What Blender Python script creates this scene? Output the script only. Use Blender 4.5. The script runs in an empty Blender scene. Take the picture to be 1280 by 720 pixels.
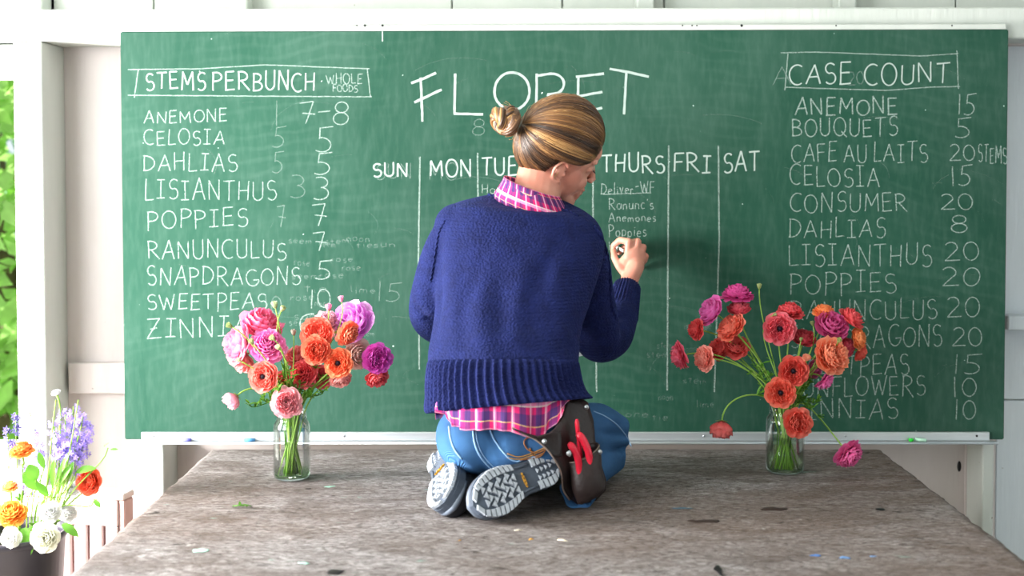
import bpy, bmesh, math, random
import numpy as np
from mathutils import Vector, Matrix, noise
from mathutils.bvhtree import BVHTree
random.seed(7)
S = bpy.context.scene
COL = S.collection
V = Vector
TZ = 0.80                      # height of the table top above the floor
# ------------------------------------------------------------------ camera
FPX, CD, CH = 1600.0, 3.5316, 0.7338
YAW, PITCH, ROLL, SHY = -.0079, .0332, -.0016, -87.4
CAMLOC = V((0, -CD, TZ + CH))
F_ = V((math.sin(YAW)*math.cos(PITCH), math.cos(YAW)*math.cos(PITCH), -math.sin(PITCH)))
R0 = V((math.cos(YAW), -math.sin(YAW), 0)); U0 = R0.cross(F_)
R_ = R0*math.cos(ROLL) + U0*math.sin(ROLL); U_ = -R0*math.sin(ROLL) + U0*math.cos(ROLL)
cd = bpy.data.cameras.new('camera'); cam = bpy.data.objects.new('camera', cd); COL.objects.link(cam)
M = Matrix((R_, U_, -F_)).transposed().to_4x4(); M.translation = CAMLOC
cam.matrix_world = M
cd.sensor_width = 36; cd.lens = 45; cd.shift_y = SHY/1280; cd.clip_start = .05
cd.dof.use_dof = True; cd.dof.focus_distance = 3.15; cd.dof.aperture_fstop = 2.6
S.camera = cam
# ------------------------------------------------------------------ light
S.view_settings.view_transform = 'Standard'; S.view_settings.look = 'None'
S.view_settings.gamma = 1; S.view_settings.use_curve_mapping = False
S.view_settings.exposure = 0.45
w = bpy.data.worlds.new('world'); S.world = w; w.use_nodes = True
bgn = w.node_tree.nodes['Background']; bgn.inputs[0].default_value = (.83, .92, 1, 1); bgn.inputs[1].default_value = 0.8
def area(name, loc, target, sx, sy, power, col=(1, 1, 1)):
    l = bpy.data.lights.new(name, 'AREA'); l.shape = 'RECTANGLE'; l.size = sx; l.size_y = sy; l.energy = power; l.color = col
    o = bpy.data.objects.new(name, l); COL.objects.link(o); o.location = loc
    o.rotation_euler = (V(target)-V(loc)).to_track_quat('-Z', 'Y').to_euler(); return o
# daylight through the wide side opening, plus a fill lamp added behind the camera
area('daylight_side_opening', (-2.5, -.92, TZ+.52), (0.4, -.78, TZ+.15), .62, .8, 195, (1, .985, .965))
area('daylight_side_opening_front', (-2.45, -2.75, TZ+.95), (-.9, 0, TZ+.45), 1.3, 1.5, 100, (.98, .99, 1))
area('fill_behind_camera', (-1.4, -5.3, TZ+.9), (0.0, 0, TZ+.3), 3.0, 1.8, 13, (.93, .97, 1))
sun = bpy.data.lights.new('sun', 'SUN'); sun.energy = 13.0; sun.angle = .02; sun.color = (1, .97, .9)
so = bpy.data.objects.new('sun', sun); COL.objects.link(so)
so.rotation_euler = V((.72, .10, -.70)).to_track_quat('-Z', 'Y').to_euler()
S.cycles.max_bounces = 6; S.cycles.transparent_max_bounces = 10; S.cycles.caustics_refractive = False; S.cycles.caustics_reflective = False
S.cycles.sample_clamp_indirect = 4
# ------------------------------------------------------------------ helpers
def ray(px, py):
    return F_ + R_*((px-640)/FPX) - U_*((py-360-SHY)/FPX)
def at(px, py, d):                      # point of the world plane Y = -d seen at that pixel of the photograph
    r = ray(px, py); return CAMLOC + r*((CD-d)/r.y)
def floor_at(px, py, z=TZ):
    r = ray(px, py); return CAMLOC + r*((z-CAMLOC.z)/r.z)
def sc(d): return FPX/(CD-d)            # pixels per metre at that depth
def srgb(h, a=1):
    h = h.lstrip('#'); c = [int(h[i:i+2], 16)/255 for i in (0, 2, 4)]
    return tuple([(x/12.92 if x <= .04045 else ((x+.055)/1.055)**2.4) for x in c]+[a])
def tag(o, label=None, cat=None, group=None, kind=None):
    if label: o['label'] = label
    if cat: o['category'] = cat
    if group: o['group'] = group
    if kind: o['kind'] = kind
    return o
def empty(name, loc, rot=None):
    o = bpy.data.objects.new(name, None); COL.objects.link(o); o.location = loc
    if rot: o.rotation_euler = rot
    o.empty_display_size = .05
    return o
def finish(name, me, mat=None, parent=None, smooth=True):
    if smooth:
        me.polygons.foreach_set('use_smooth', [True]*len(me.polygons))
    for m in (mat if isinstance(mat, (list, tuple)) else [mat]):
        if m: me.materials.append(m)
    o = bpy.data.objects.new(name, me); COL.objects.link(o)
    if parent:
        o.parent = parent
        if parent.type == 'EMPTY' or parent.parent:
            mw = Matrix.Identity(4); p = parent; ch = []
            while p: ch.append(p); p = p.parent
            for p in reversed(ch): mw = mw @ p.matrix_parent_inverse @ p.matrix_basis
            o.matrix_parent_inverse = mw.inverted()
        else:
            o.matrix_parent_inverse = parent.matrix_basis.inverted()
    return o
def build(name, bm, mat=None, parent=None, smooth=False):
    me = bpy.data.meshes.new(name); bm.normal_update(); bm.to_mesh(me); bm.free()
    return finish(name, me, mat, parent, smooth)
def pyd(name, vs, fs, mat=None, parent=None, smooth=True):
    me = bpy.data.meshes.new(name); me.from_pydata([tuple(v) for v in vs], [], fs); me.update()
    return finish(name, me, mat, parent, smooth)
def box(bm, x0, x1, y0, y1, z0, z1, bev=0.0, seg=1):
    r = bmesh.ops.create_cube(bm, size=1)
    for v in r['verts']:
        v.co = V((x0+(v.co.x+.5)*(x1-x0), y0+(v.co.y+.5)*(y1-y0), z0+(v.co.z+.5)*(z1-z0)))
    if bev:
        es = list({e for v in r['verts'] for e in v.link_edges})
        bmesh.ops.bevel(bm, geom=es, offset=bev, segments=seg, affect='EDGES')
    return r['verts']
def boxobj(name, x0, x1, y0, y1, z0, z1, mat, parent=None, bev=.003, kind=None):
    bm = bmesh.new(); box(bm, x0, x1, y0, y1, z0, z1, bev); o = build(name, bm, mat, parent)
    if kind: o['kind'] = kind
    return o
def ell(bm, c, ax, ay, az, seg=20):
    r = bmesh.ops.create_uvsphere(bm, u_segments=seg, v_segments=max(6, seg//2), radius=1)
    for v in r['verts']:
        v.co = V(c) + V(ax)*v.co.x + V(ay)*v.co.y + V(az)*v.co.z
    if V(ax).cross(V(ay)).dot(V(az)) < 0:
        bmesh.ops.reverse_faces(bm, faces=list({f for v in r['verts'] for f in v.link_faces}))
    return r['verts']
def ball(bm, c, r, seg=12): return ell(bm, c, (r, 0, 0), (0, r, 0), (0, 0, r), seg)
def frames(pts):
    n = len(pts); out = []; up = None
    for i in range(n):
        t = (pts[min(i+1, n-1)]-pts[max(i-1, 0)]).normalized()
        if up is None:
            up = t.orthogonal().normalized()
        up = (up - t*up.dot(t))
        up = up.normalized() if up.length > 1e-6 else t.orthogonal().normalized()
        out.append((up, t.cross(up)))
    return out
def tube(bm, pts, r, n=8, cap=True, flat=1.0):
    pts = [V(p) for p in pts]; fr = frames(pts); rows = []
    for i, p in enumerate(pts):
        rr = r[i] if isinstance(r, (list, tuple)) else r
        a, b = fr[i]
        rows.append([bm.verts.new(p + a*(rr*math.cos(2*math.pi*k/n)) + b*(rr*flat*math.sin(2*math.pi*k/n))) for k in range(n)])
    for i in range(len(rows)-1):
        for k in range(n):
            bm.faces.new((rows[i][k], rows[i][(k+1) % n], rows[i+1][(k+1) % n], rows[i+1][k]))
    if cap:
        bm.faces.new(rows[0][::-1]); bm.faces.new(rows[-1])
    return rows
def capsule(bm, p0, r0, p1, r1, n=16):
    p0, p1 = V(p0), V(p1); t = (p1-p0).normalized(); pts = []; rs = []
    for k in range(5):
        a = math.pi/2*(1-k/5); pts.append(p0-t*r0*math.sin(a)); rs.append(max(r0*math.cos(a), r0*.05))
    for k in range(5):
        u = k/4; pts.append(p0.lerp(p1, u)); rs.append(r0+(r1-r0)*u)
    for k in range(1, 6):
        a = math.pi/2*k/5; pts.append(p1+t*r1*math.sin(a)); rs.append(max(r1*math.cos(a), r1*.05))
    tube(bm, pts, rs, n)
def crom(pts, n=6):
    pts = [V(p) for p in pts]; P = [pts[0]*2-pts[1]]+pts+[pts[-1]*2-pts[-2]]; out = []
    for i in range(1, len(P)-2):
        for k in range(n):
            t = k/n; a, b, c, d = P[i-1], P[i], P[i+1], P[i+2]
            out.append(.5*((2*b)+(c-a)*t+(2*a-5*b+4*c-d)*t*t+(3*b-a-3*c+d)*t**3))
    out.append(pts[-1]); return out
def bez(a, b, c, d, n=12):
    return [a*(1-t)**3+b*3*t*(1-t)**2+c*3*t*t*(1-t)+d*t**3 for t in [i/n for i in range(n+1)]]
def loft(rings, n=64, caps=True, disp=None, power=2.0):
    """rings: (centre, half-axis a, half-axis b). returns verts, faces, uvs per vertex"""
    vs, fs, uv = [], [], []
    for i, (c, a, b) in enumerate(rings):
        for k in range(n):
            t = 2*math.pi*k/n; ct, st = math.cos(t), math.sin(t)
            e = 2.0/power
            x = math.copysign(abs(ct)**e, ct); y = math.copysign(abs(st)**e, st)
            p = c+a*x+b*y
            if disp: p = disp(p, i, t, (a*x+b*y).normalized())
            vs.append(p)
    for i in range(len(rings)-1):
        for k in range(n):
            fs.append((i*n+k, i*n+(k+1) % n, (i+1)*n+(k+1) % n, (i+1)*n+k))
    if caps:
        fs.append(tuple(range(n))[::-1]); fs.append(tuple((len(rings)-1)*n+k for k in range(n)))
    return vs, fs
def refine(rings, n=4):
    cs = crom([r[0] for r in rings], n); As = crom([r[1] for r in rings], n); Bs = crom([r[2] for r in rings], n)
    return list(zip(cs, As, Bs))
def add_pyd(bm, vs, fs):
    vv = [bm.verts.new(v) for v in vs]
    for f in fs: bm.faces.new([vv[i] for i in f])
def union(bm, voxel, smooth=4, factor=.5):
    """one closed skin around all the closed shapes in bm"""
    bmesh.ops.recalc_face_normals(bm, faces=bm.faces)
    me = bpy.data.meshes.new('tmp'); bm.to_mesh(me); bm.free()
    o = bpy.data.objects.new('tmp', me); COL.objects.link(o)
    m = o.modifiers.new('r', 'REMESH'); m.mode = 'VOXEL'; m.voxel_size = voxel
    if smooth:
        s = o.modifiers.new('s', 'SMOOTH'); s.iterations = smooth; s.factor = factor
    bpy.context.view_layer.update()
    dg = bpy.context.evaluated_depsgraph_get()
    out = bpy.data.meshes.new_from_object(o.evaluated_get(dg))
    bpy.data.objects.remove(o); bpy.data.meshes.remove(me)
    return out
def displace(me, fn):
    n = len(me.vertices); co = np.empty(n*3); me.vertices.foreach_get('co', co); co = co.reshape(-1, 3)
    no = np.empty(n*3); me.vertex_normals.foreach_get('vector', no); no = no.reshape(-1, 3)
    co = co + no*fn(co, no)[:, None]
    me.vertices.foreach_set('co', co.ravel()); me.update()
# ------------------------------------------------------------------ materials
class NT:
    def __init__(s, name):
        s.m = bpy.data.materials.new(name); s.m.use_nodes = True; s.t = s.m.node_tree
        s.b = s.t.nodes['Principled BSDF']; s.out = s.t.nodes['Material Output']
    def n(s, typ, **kw):
        nd = s.t.nodes.new(typ)
        for k, v in kw.items():
            if k in nd.inputs.keys() or isinstance(k, int): nd.inputs[k].default_value = v
            else: setattr(nd, k, v)
        return nd
    def l(s, a, b): s.t.links.new(a, b)
    def coords(s, scale=(1, 1, 1), rot=(0, 0, 0), src='Object'):
        tc = s.n('ShaderNodeTexCoord'); mp = s.n('ShaderNodeMapping'); mp.inputs['Scale'].default_value = scale
        mp.inputs['Rotation'].default_value = rot; s.l(tc.outputs[src], mp.inputs[0]); return mp.outputs[0]
    def noise(s, co, scale, detail=4, rough=.55, dist=0):
        n = s.n('ShaderNodeTexNoise'); n.inputs['Scale'].default_value = scale; n.inputs['Detail'].default_value = detail
        n.inputs['Roughness'].default_value = rough; n.inputs['Distortion'].default_value = dist
        if co: s.l(co, n.inputs['Vector'])
        return n.outputs['Fac']
    def ramp(s, fac, stops, interp='LINEAR'):
        r = s.n('ShaderNodeValToRGB'); r.color_ramp.interpolation = interp; e = r.color_ramp.elements
        while len(e) < len(stops): e.new(.5)
        for i, (p, c) in enumerate(stops):
            e[i].position = p; e[i].color = c if len(c) == 4 else tuple(c)+(1,)
        s.l(fac, r.inputs[0]); return r.outputs[0]
    def mix(s, fac, a, b, mode='MIX'):
        m = s.n('ShaderNodeMix'); m.data_type = 'RGBA'; m.blend_type = mode
        for sock, val in ((m.inputs[0], fac), (m.inputs[6], a), (m.inputs[7], b)):
            if hasattr(val, 'links') or isinstance(val, bpy.types.NodeSocket): s.l(val, sock)
            else: sock.default_value = val
        return m.outputs[2]
    def math(s, op, a, b=0.0, clamp=False):
        m = s.n('ShaderNodeMath'); m.operation = op; m.use_clamp = clamp
        for sock, val in ((m.inputs[0], a), (m.inputs[1], b)):
            if isinstance(val, bpy.types.NodeSocket): s.l(val, sock)
            else: sock.default_value = val
        return m.outputs[0]
    def base(s, c, rough=.6, spec=.5, metal=0, sss=0, trans=0):
        if isinstance(c, bpy.types.NodeSocket): s.l(c, s.b.inputs['Base Color'])
        else: s.b.inputs['Base Color'].default_value = c
        if isinstance(rough, bpy.types.NodeSocket): s.l(rough, s.b.inputs['Roughness'])
        else: s.b.inputs['Roughness'].default_value = rough
        s.b.inputs['Specular IOR Level'].default_value = spec; s.b.inputs['Metallic'].default_value = metal
        return s
    def bump(s, h, dist=.002, strength=1):
        b = s.n('ShaderNodeBump'); b.inputs['Distance'].default_value = dist; b.inputs['Strength'].default_value = strength
        s.l(h, b.inputs['Height']); s.l(b.outputs[0], s.b.inputs['Normal']); return s
def simple(name, hexc, rough=.6, spec=.4, metal=0, var=.12, vs=20, bump=0, bscale=200, dark=None):
    m = NT(name); co = m.coords(); c = srgb(hexc)
    f = m.noise(co, vs, 4)
    c2 = srgb(dark) if dark else tuple([x*(1-var*2) for x in c[:3]]+[1])
    m.base(m.mix(m.ramp(f, [(.3, (0, 0, 0)), (.7, (1, 1, 1))]), c2, c), rough, spec, metal)
    if bump: m.bump(m.noise(co, bscale, 3), bump)
    return m.m
# painted barn boards
def paint_mat(name, a, b, seams=False):
    m = NT(name); co = m.coords()
    f = m.noise(m.coords((1, 1, .25)), 6, 5, .6)
    c = m.mix(m.ramp(f, [(.35, (0, 0, 0)), (.75, (1, 1, 1))]), srgb(b), srgb(a))
    spots = m.ramp(m.noise(co, 42, 2), [(.0, (1, 1, 1)), (.20, (1, 1, 1)), (.225, (0, 0, 0))])
    c = m.mix(spots, c, srgb('8b8078')); m.base(c, .55, .35)
    m.bump(m.noise(m.coords((40, 40, 3)), 2, 4), .0012); return m.m
M_WHITE = paint_mat('white_paint', 'cdd0ca', 'bfc4be')
M_PINKW = paint_mat('warm_white_paint', 'd0c8c5', 'c4bab7')
M_GREYW = paint_mat('cool_white_paint', 'dce1e6', 'cfd6db')
def metal_mat():
    m = NT('aluminium'); f = m.noise(m.coords((2, 30, 60)), 4, 4)
    m.base(m.mix(f, srgb('c2c8cd'), srgb('dfe3e6')), .38, .5, .75); m.bump(m.noise(m.coords((3, 60, 60)), 8, 2), .0003); return m.m
M_ALU = metal_mat()
M_DARKM = simple('dark_metal', '2a2a2c', .4, .5, .6)
M_STEEL = simple('steel', 'b8bcc0', .3, .5, .9)
def board_mat():
    m = NT('chalkboard_green'); co = m.coords()
    big = m.noise(co, 1.1, 3, .5)
    c = m.mix(m.ramp(big, [(.3, (0, 0, 0)), (.7, (1, 1, 1))]), srgb('1d4335'), srgb('234d3d'))
    # broad arcs and streaks of wiped chalk
    wv = m.n('ShaderNodeTexWave'); wv.wave_type = 'RINGS'; wv.rings_direction = 'Y'
    wv.inputs['Scale'].default_value = 7; wv.inputs['Distortion'].default_value = 9; wv.inputs['Detail'].default_value = 5; wv.inputs['Detail Scale'].default_value = .9
    m.l(m.coords((.8, 1, 1.3)), wv.inputs['Vector'])
    streak = m.ramp(wv.outputs['Fac'], [(.5, (0, 0, 0)), (1, (1, 1, 1))])
    msk = m.ramp(m.noise(co, 2.3, 3), [(.42, (0, 0, 0)), (.72, (1, 1, 1))])
    fine = m.ramp(m.noise(m.coords((14, 1, 3), (0, .5, 0)), 5, 5), [(.45, (0, 0, 0)), (.8, (1, 1, 1))])
    haze = m.ramp(m.noise(m.coords((1, 1, .5)), 3, 5, .6, 1.2), [(.4, (0, 0, 0)), (.8, (1, 1, 1))])
    a = m.math('MULTIPLY', streak, msk); a = m.math('MULTIPLY', a, .035)
    b = m.math('MULTIPLY', fine, .05); h = m.math('MULTIPLY', haze, .075)
    s_ = m.math('ADD', m.math('ADD', a, b), h)
    c = m.mix(s_, c, srgb('9db8ac'))
    sp = m.ramp(m.noise(co, 60, 1), [(0, (1, 1, 1)), (.2, (1, 1, 1)), (.215, (0, 0, 0))])
    c = m.mix(sp, c, srgb('c9dcd2'))
    m.base(c, .7, .14); m.bump(m.noise(co, 300, 3), .0003); return m.m
M_BOARD = board_mat()
def chalk_mat(name, op, col='dfeae6', gr=(.30, .52)):
    m = NT(name); co = m.coords()
    g = m.ramp(m.noise(co, 420, 3, .7), [(gr[0], (0, 0, 0)), (gr[1], (1, 1, 1))])
    m.base(srgb(col), .9, .1); tr = m.n('ShaderNodeBsdfTransparent'); mx = m.n('ShaderNodeMixShader')
    m.l(m.math('MULTIPLY', g, op), mx.inputs[0]); m.l(tr.outputs[0], mx.inputs[1]); m.l(m.b.outputs[0], mx.inputs[2])
    m.l(mx.outputs[0], m.out.inputs['Surface']); return m.m
M_CHALK = chalk_mat('chalk', .46, 'c0d4cb'); M_CHALKB = chalk_mat('chalk_heavy', .60, 'cfdfd8', (.2, .42)); M_GHOST = chalk_mat('chalk_ghost', .22, 'c4d8d0', (.3, .6))
M_GHOST2 = chalk_mat('chalk_smear', .10, 'c4d8d0', (.3, .6))
# ------------------------------------------------------------------ the room
def xz(px, py, y): p = at(px, py, -y); return p.x, p.z
YF, YB = .022, .20
xL = at(40, 300, -YF).x; xP = at(55, 300, -YF).x          # post front face
ztop_b = at(400, 11, -YF).z; zbot_b = at(100, 51, -YF).z
XR, XL = 2.7, -2.62
ZC = TZ+2.0
# plank wall behind everything
wall = empty('wall_back', (0, YB, 0)); wall['kind'] = 'structure'
joints = [at(p, 4, -YB).x for p in (60, 192, 310, 565, 703, 830, 1065)]
joints = [xL+.001] + joints + [joints[-1]+.30, joints[-1]+.58, joints[-1]+.86, XR]
for a, b in zip(joints, joints[1:]):
    boxobj('board', a+.002, b-.002, YB, YB+.02, zbot_b-.0, ZC, M_WHITE, wall, .0025)
xj = at(1245, 600, -YB).x; zr = at(1270, 500, -YB).z
zs = at(110, 452, -YB).z; zs2 = at(110, 490, -YB).z
boxobj('panel', xL+.01, at(203, 500, -YB).x+.02, YB, YB+.02, 0, zbot_b+.01, M_PINKW, wall, .002)
boxobj('panel', at(203, 500, -YB).x+.022, xj-.001, YB, YB+.02, 0, zbot_b+.01, M_PINKW, wall, .002)
boxobj('panel', xj, XR, YB, YB+.02, zr+.002, zbot_b+.01, M_GREYW, wall, .002)
boxobj('panel', xj, XR, YB, YB+.02, 0, zr-.002, M_GREYW, wall, .002)
boxobj('wall_back_lining', xL, XR, YB+.021, YB+.10, 0, ZC, M_WHITE, None, 0, 'structure')
# header beam with a strip above the chalkboard
hb = boxobj('trim_1', XL, XR, YF, YB-.001, zbot_b, ztop_b, M_WHITE, None, .004, 'structure')
# brackets on the beam
for px in (40, 298, 810, 1064):
    x = at(px, 5, -.10).x
    t = boxobj('rafter_end', x-.03, x+.02, .12, YB-.002, ztop_b+.008, ztop_b+.10, M_WHITE, None, .004)
    tag(t, {40: 'white rafter end above the post by the window', 298: 'white rafter end on beam above the left chalk list', 810: 'white rafter end on beam above the big chalk title', 1064: 'white rafter end on beam above the right chalk list'}[px], 'rafter', 'white rafter ends resting on the beam')
    t['kind'] = 'structure'; boxobj('trim_plate', x-.036, x+.03, .10, YB-.001, ztop_b+.001, ztop_b+.008, M_WHITE, t, 0)
# posts and blocking
boxobj('trim_2', xL, xP, YF+.0005, YB-.001, 0, zbot_b-.001, M_WHITE, None, .003, 'structure')
boxobj('trim_3', at(86, 480, -.175).x+.0, -1.0, YB-.03, YB-.001, zs2, zs, M_PINKW, None, .003, 'structure')
xa, xb = at(187, 600, -YF).x, at(201, 600, -YF).x
boxobj('trim_4', xa, xb, YF+.03, YB-.001, 0, TZ-.02, M_WHITE, None, .003, 'structure')
xa, xb = at(1228, 600, -.06).x, at(1242, 600, -.06).x
boxobj('trim_5', xa, xb, .06, YB-.001, 0, TZ-.02, M_WHITE, None, .003, 'structure')
boxobj('trim_6', at(1211, 600, -YB).x-.004, xa-.001, YB-.014, YB-.001, 0, TZ-.02, M_PINKW, None, .002, 'structure')
boxobj('trim_7', 1.39, XR, .13, YB-.001, at(1270, 413, -.13).z, at(1270, 395, -.13).z, M_GREYW, None, .003, 'structure')
boxobj('trim_8', 1.365, XR, YB-.05, YB-.001, at(1270, 53, -.13).z-.004, zbot_b-.001, M_PINKW, None, .003, 'structure')
# knot hole in the panel under the board
c = at(1199, 583, -YB)
kn = bmesh.new(); ell(kn, c, (.006, 0, 0), (0, .003, 0), (0, 0, .016), 16); o = build('knot', kn, M_DARKM, wall, True)
# window in the back wall, left of the post
xw0, xw1 = XL+.12, at(24, 300, -.06).x
zw1 = at(10, 96, -.06).z; zw0 = TZ-.05
wn = empty('window_1', (0, .06, 0)); wn['kind'] = 'structure'
boxobj('casing', xw1, xL-.004, .035, YB, .0, zbot_b-.002, M_WHITE, wn, .003)
boxobj('casing', xw0, xw1, .06, YB, zw1, zbot_b-.006, M_WHITE, wn, .003)
boxobj('sill', xw0, xw1, .02, YB+.05, zw0-.03, zw0, M_WHITE, wn, .003)
boxobj('jamb', xw0-.1, xw0, .035, YB, 0, zbot_b, M_WHITE, wn, .003)
boxobj('apron', xw0, xw1, .06, YB, 0, zw0-.03, M_WHITE, wn, .003)
boxobj('wall_back_upper', XL-.1, xL-.002, YB-.04, YB+.02, zbot_b+.001, ZC, M_WHITE, None, 0, 'structure')
# left wall with a wide opening, ceiling, floor, ground outside
lw = empty('wall_left', (XL, -2, 0)); lw['kind'] = 'structure'
boxobj('panel', XL-.1, XL-.002, -.45, YB, 0, ZC, M_WHITE, lw, 0)
boxobj('panel', XL-.1, XL-.002, -1.5, -.45, 0, .75, M_WHITE, lw, 0)
boxobj('panel', XL-.1, XL-.002, -1.5, -.45, TZ+1.6, ZC, M_WHITE, lw, 0)
boxobj('panel', XL-.1, XL-.002, -5.5, -3.45, 0, ZC, M_WHITE, lw, 0)
boxobj('post', XL-.1, XL-.002, -1.95, -1.5, 0, ZC, M_WHITE, lw, 0)
boxobj('panel', XL-.1, XL-.002, -3.45, -1.95, 0, .9, M_WHITE, lw, 0)
boxobj('panel', XL-.1, XL-.002, -3.45, -1.95, TZ+1.75, ZC, M_WHITE, lw, 0)
boxobj('ceiling', XL-.1, XR+.1, -5.6, YB+.1, ZC, ZC+.06, M_WHITE, None, 0, 'structure')
boxobj('wall_right', XR, XR+.08, -5.6, YB+.1, 0, ZC-.001, M_GREYW, None, 0, 'structure')
fw = empty('added_wall_front', (0, -5.5, 0)); fw['kind'] = 'structure'  # unseen wall added to hold back sky light, gap left open beside the fill
boxobj('panel', .2, XR-.001, -5.6, -5.5, 0, ZC-.001, M_WHITE, fw, 0)
boxobj('panel', XL-.1, .2, -5.6, -5.5, TZ+1.75, ZC-.001, M_WHITE, fw, 0)
M_FLOOR = simple('worn_floor_boards', '9b948b', .8, .2, var=.2, vs=5)
fl = empty('floor', (0, -2, 0)); fl['kind'] = 'structure'
for i in range(36):
    x0 = XL-.1+i*.15
    boxobj('plank', x0+.002, x0+.148, -5.6, YB+.02, -.04, 0, M_FLOOR, fl, .002)
M_GRASS = simple('grass_ground', '7faa55', .9, .1, var=.3, vs=3)
boxobj('ground', -14, 8, YB+.11, 12, -.14, -.06, M_GRASS, None, 0, 'structure')
boxobj('ground_side', -14, XL-.11, -7, YB+.11, -.14, -.06, M_GRASS, None, 0, 'structure')
# trees outside the window
def leaf_mat(name, hexc, tr=.35, var=.35):
    m = NT(name); oi = m.n('ShaderNodeObjectInfo'); f = m.noise(m.coords(), 9, 2)
    c0 = srgb(hexc); c = m.mix(m.ramp(f, [(.3, (0, 0, 0)), (.7, (1, 1, 1))]), tuple([x*(1-var) for x in c0[:3]]+[1]), c0)
    m.base(c, .5, .35); t = m.n('ShaderNodeBsdfTranslucent'); m.l(c, t.inputs[0]); mx = m.n('ShaderNodeMixShader'); mx.inputs[0].default_value = tr
    m.l(m.b.outputs[0], mx.inputs[1]); m.l(t.outputs[0], mx.inputs[2]); m.l(mx.outputs[0], m.out.inputs['Surface']); return m.m
M_TREE = leaf_mat('tree_leaf', 'c4ec90', .5, .45); M_TREE2 = leaf_mat('far_leaf', 'a8d8ae', .5, .5); M_BARK = simple('bark', '6d5c4c', .9, .2, var=.25, bump=.003, bscale=60)
def tree(x, y, h, r, n, mat, label):
    root = empty('tree', (x, y, -.06)); tag(root, label, 'tree', 'trees beyond the window')
    bm = bmesh.new(); tube(bm, crom([(x, y, -.06), (x+.05, y, h*.3), (x-.04, y+.05, h*.6)]), [.1-.06*i/12 for i in range(13)], 8)
    for k in range(6):
        a = random.uniform(0, 6.28); z = h*random.uniform(.25, .55)
        tube(bm, [(x, y, z), (x+math.cos(a)*r*.6, y+math.sin(a)*r*.6, z+h*.25)], [.03, .008], 5)
    build('trunk', bm, M_BARK, root, True)
    vs, fs = [], []
    for i in range(n):
        d = V((random.gauss(0, 1), random.gauss(0, 1), random.gauss(0, 1))).normalized()*random.uniform(.45, 1)**.5
        c = V((x+d.x*r, y+d.y*r, h*.58+d.z*h*.48)); u = V((random.gauss(0, 1), random.gauss(0, 1), random.gauss(0, 1))).normalized(); v = u.orthogonal().normalized()
        s = random.uniform(.05, .1); b = len(vs)
        vs += [c-u*s, c+v*s*.45+u*s*.1, c+u*s, c-v*s*.45+u*s*.1]; fs.append((b, b+1, b+2, b+3))
    o = pyd('foliage', vs, fs, mat, root); o['kind'] = 'stuff'
tree(-2.5, 2.6, 2.3, .7, 2600, M_TREE, 'bright green leafy shrub nearest outside the window')
tree(-3.7, 5.4, 4.0, 1.3, 3800, M_TREE2, 'taller darker tree behind the bright shrub')
tree(-1.0, 5.6, 3.4, 1.1, 4000, M_TREE, 'light green tree behind the shed wall')
tree(-5.6, 3.0, 3.2, 1.2, 5000, M_TREE, 'broad green tree at far end outside the window')
# ------------------------------------------------------------------ work table
def table_mat():
    m = NT('weathered_plywood'); co = m.coords()
    grain = m.noise(m.coords((5, 14, 8)), 4.2, 10, .84, 1.6)
    c = m.ramp(grain, [(.33, srgb('423b38')), (.42, srgb('7b7371')), (.52, srgb('a59e9e')), (.66, srgb('d8d3d2'))])
    blot = m.ramp(m.noise(m.coords((1, 2.0, 1)), 3.4, 7, .7, 1.0), [(.44, (0, 0, 0)), (.60, (1, 1, 1))])
    c = m.mix(m.math('MULTIPLY', blot, .55), c, srgb('5c504a'))
    brown = m.ramp(m.noise(m.coords((1, 1.6, 1)), 1.0, 3), [(.4, (0, 0, 0)), (.62, (1, 1, 1))])
    c = m.mix(m.math('MULTIPLY', brown, .5), c, srgb('6a4f3a'))
    fine = m.ramp(m.noise(m.coords((12, 64, 10)), 5, 5, .75), [(.36, (1, 1, 1)), (.47, (0, 0, 0))])
    c = m.mix(m.math('MULTIPLY', fine, .75), c, srgb('453d38'))
    pits = m.ramp(m.noise(m.coords((1, 3.2, 1)), 15, 5, .7, .8), [(.31, (1, 1, 1)), (.38, (0, 0, 0))])
    c = m.mix(m.math('MULTIPLY', pits, .9), c, srgb('2e2521'))
    red = m.ramp(m.noise(m.coords((1, 2.5, 1)), 7.3, 5, .6, .3), [(.69, (0, 0, 0)), (.76, (1, 1, 1))])
    c = m.mix(m.math('MULTIPLY', red, .55), c, srgb('5a2c22'))
    teal = m.ramp(m.noise(m.coords((1, 2.8, 3)), 11.7, 3), [(.705, (0, 0, 0)), (.74, (1, 1, 1))])
    c = m.mix(m.math('MULTIPLY', teal, .55), c, srgb('8fc0ae'))
    white = m.ramp(m.noise(m.coords((1, 1.5, 1)), 31, 3), [(.70, (0, 0, 0)), (.74, (1, 1, 1))])
    c = m.mix(m.math('MULTIPLY', white, .5), c, srgb('d8d3cc'))
    m.base(c, .8, .25)
    h = m.math('ADD', m.math('MULTIPLY', grain, 1.0), m.math('MULTIPLY', m.math('ADD', fine, pits), -.5)); m.bump(h, .006, 1); return m.m
M_TABLE = table_mat()
M_BEAMW = simple('table_lumber', '8c7b68', .8, .2, var=.2, bump=.002, bscale=40)
TX0, TX1, TY0, TY1 = -.837, .960, -1.42, -.104
tbl = empty('work_table', (0, -.9, 0)); tag(tbl, 'long weathered grey plywood work table under the chalkboard', 'table')
nx, ny = 150, 110
vs, fs = [], []
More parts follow.
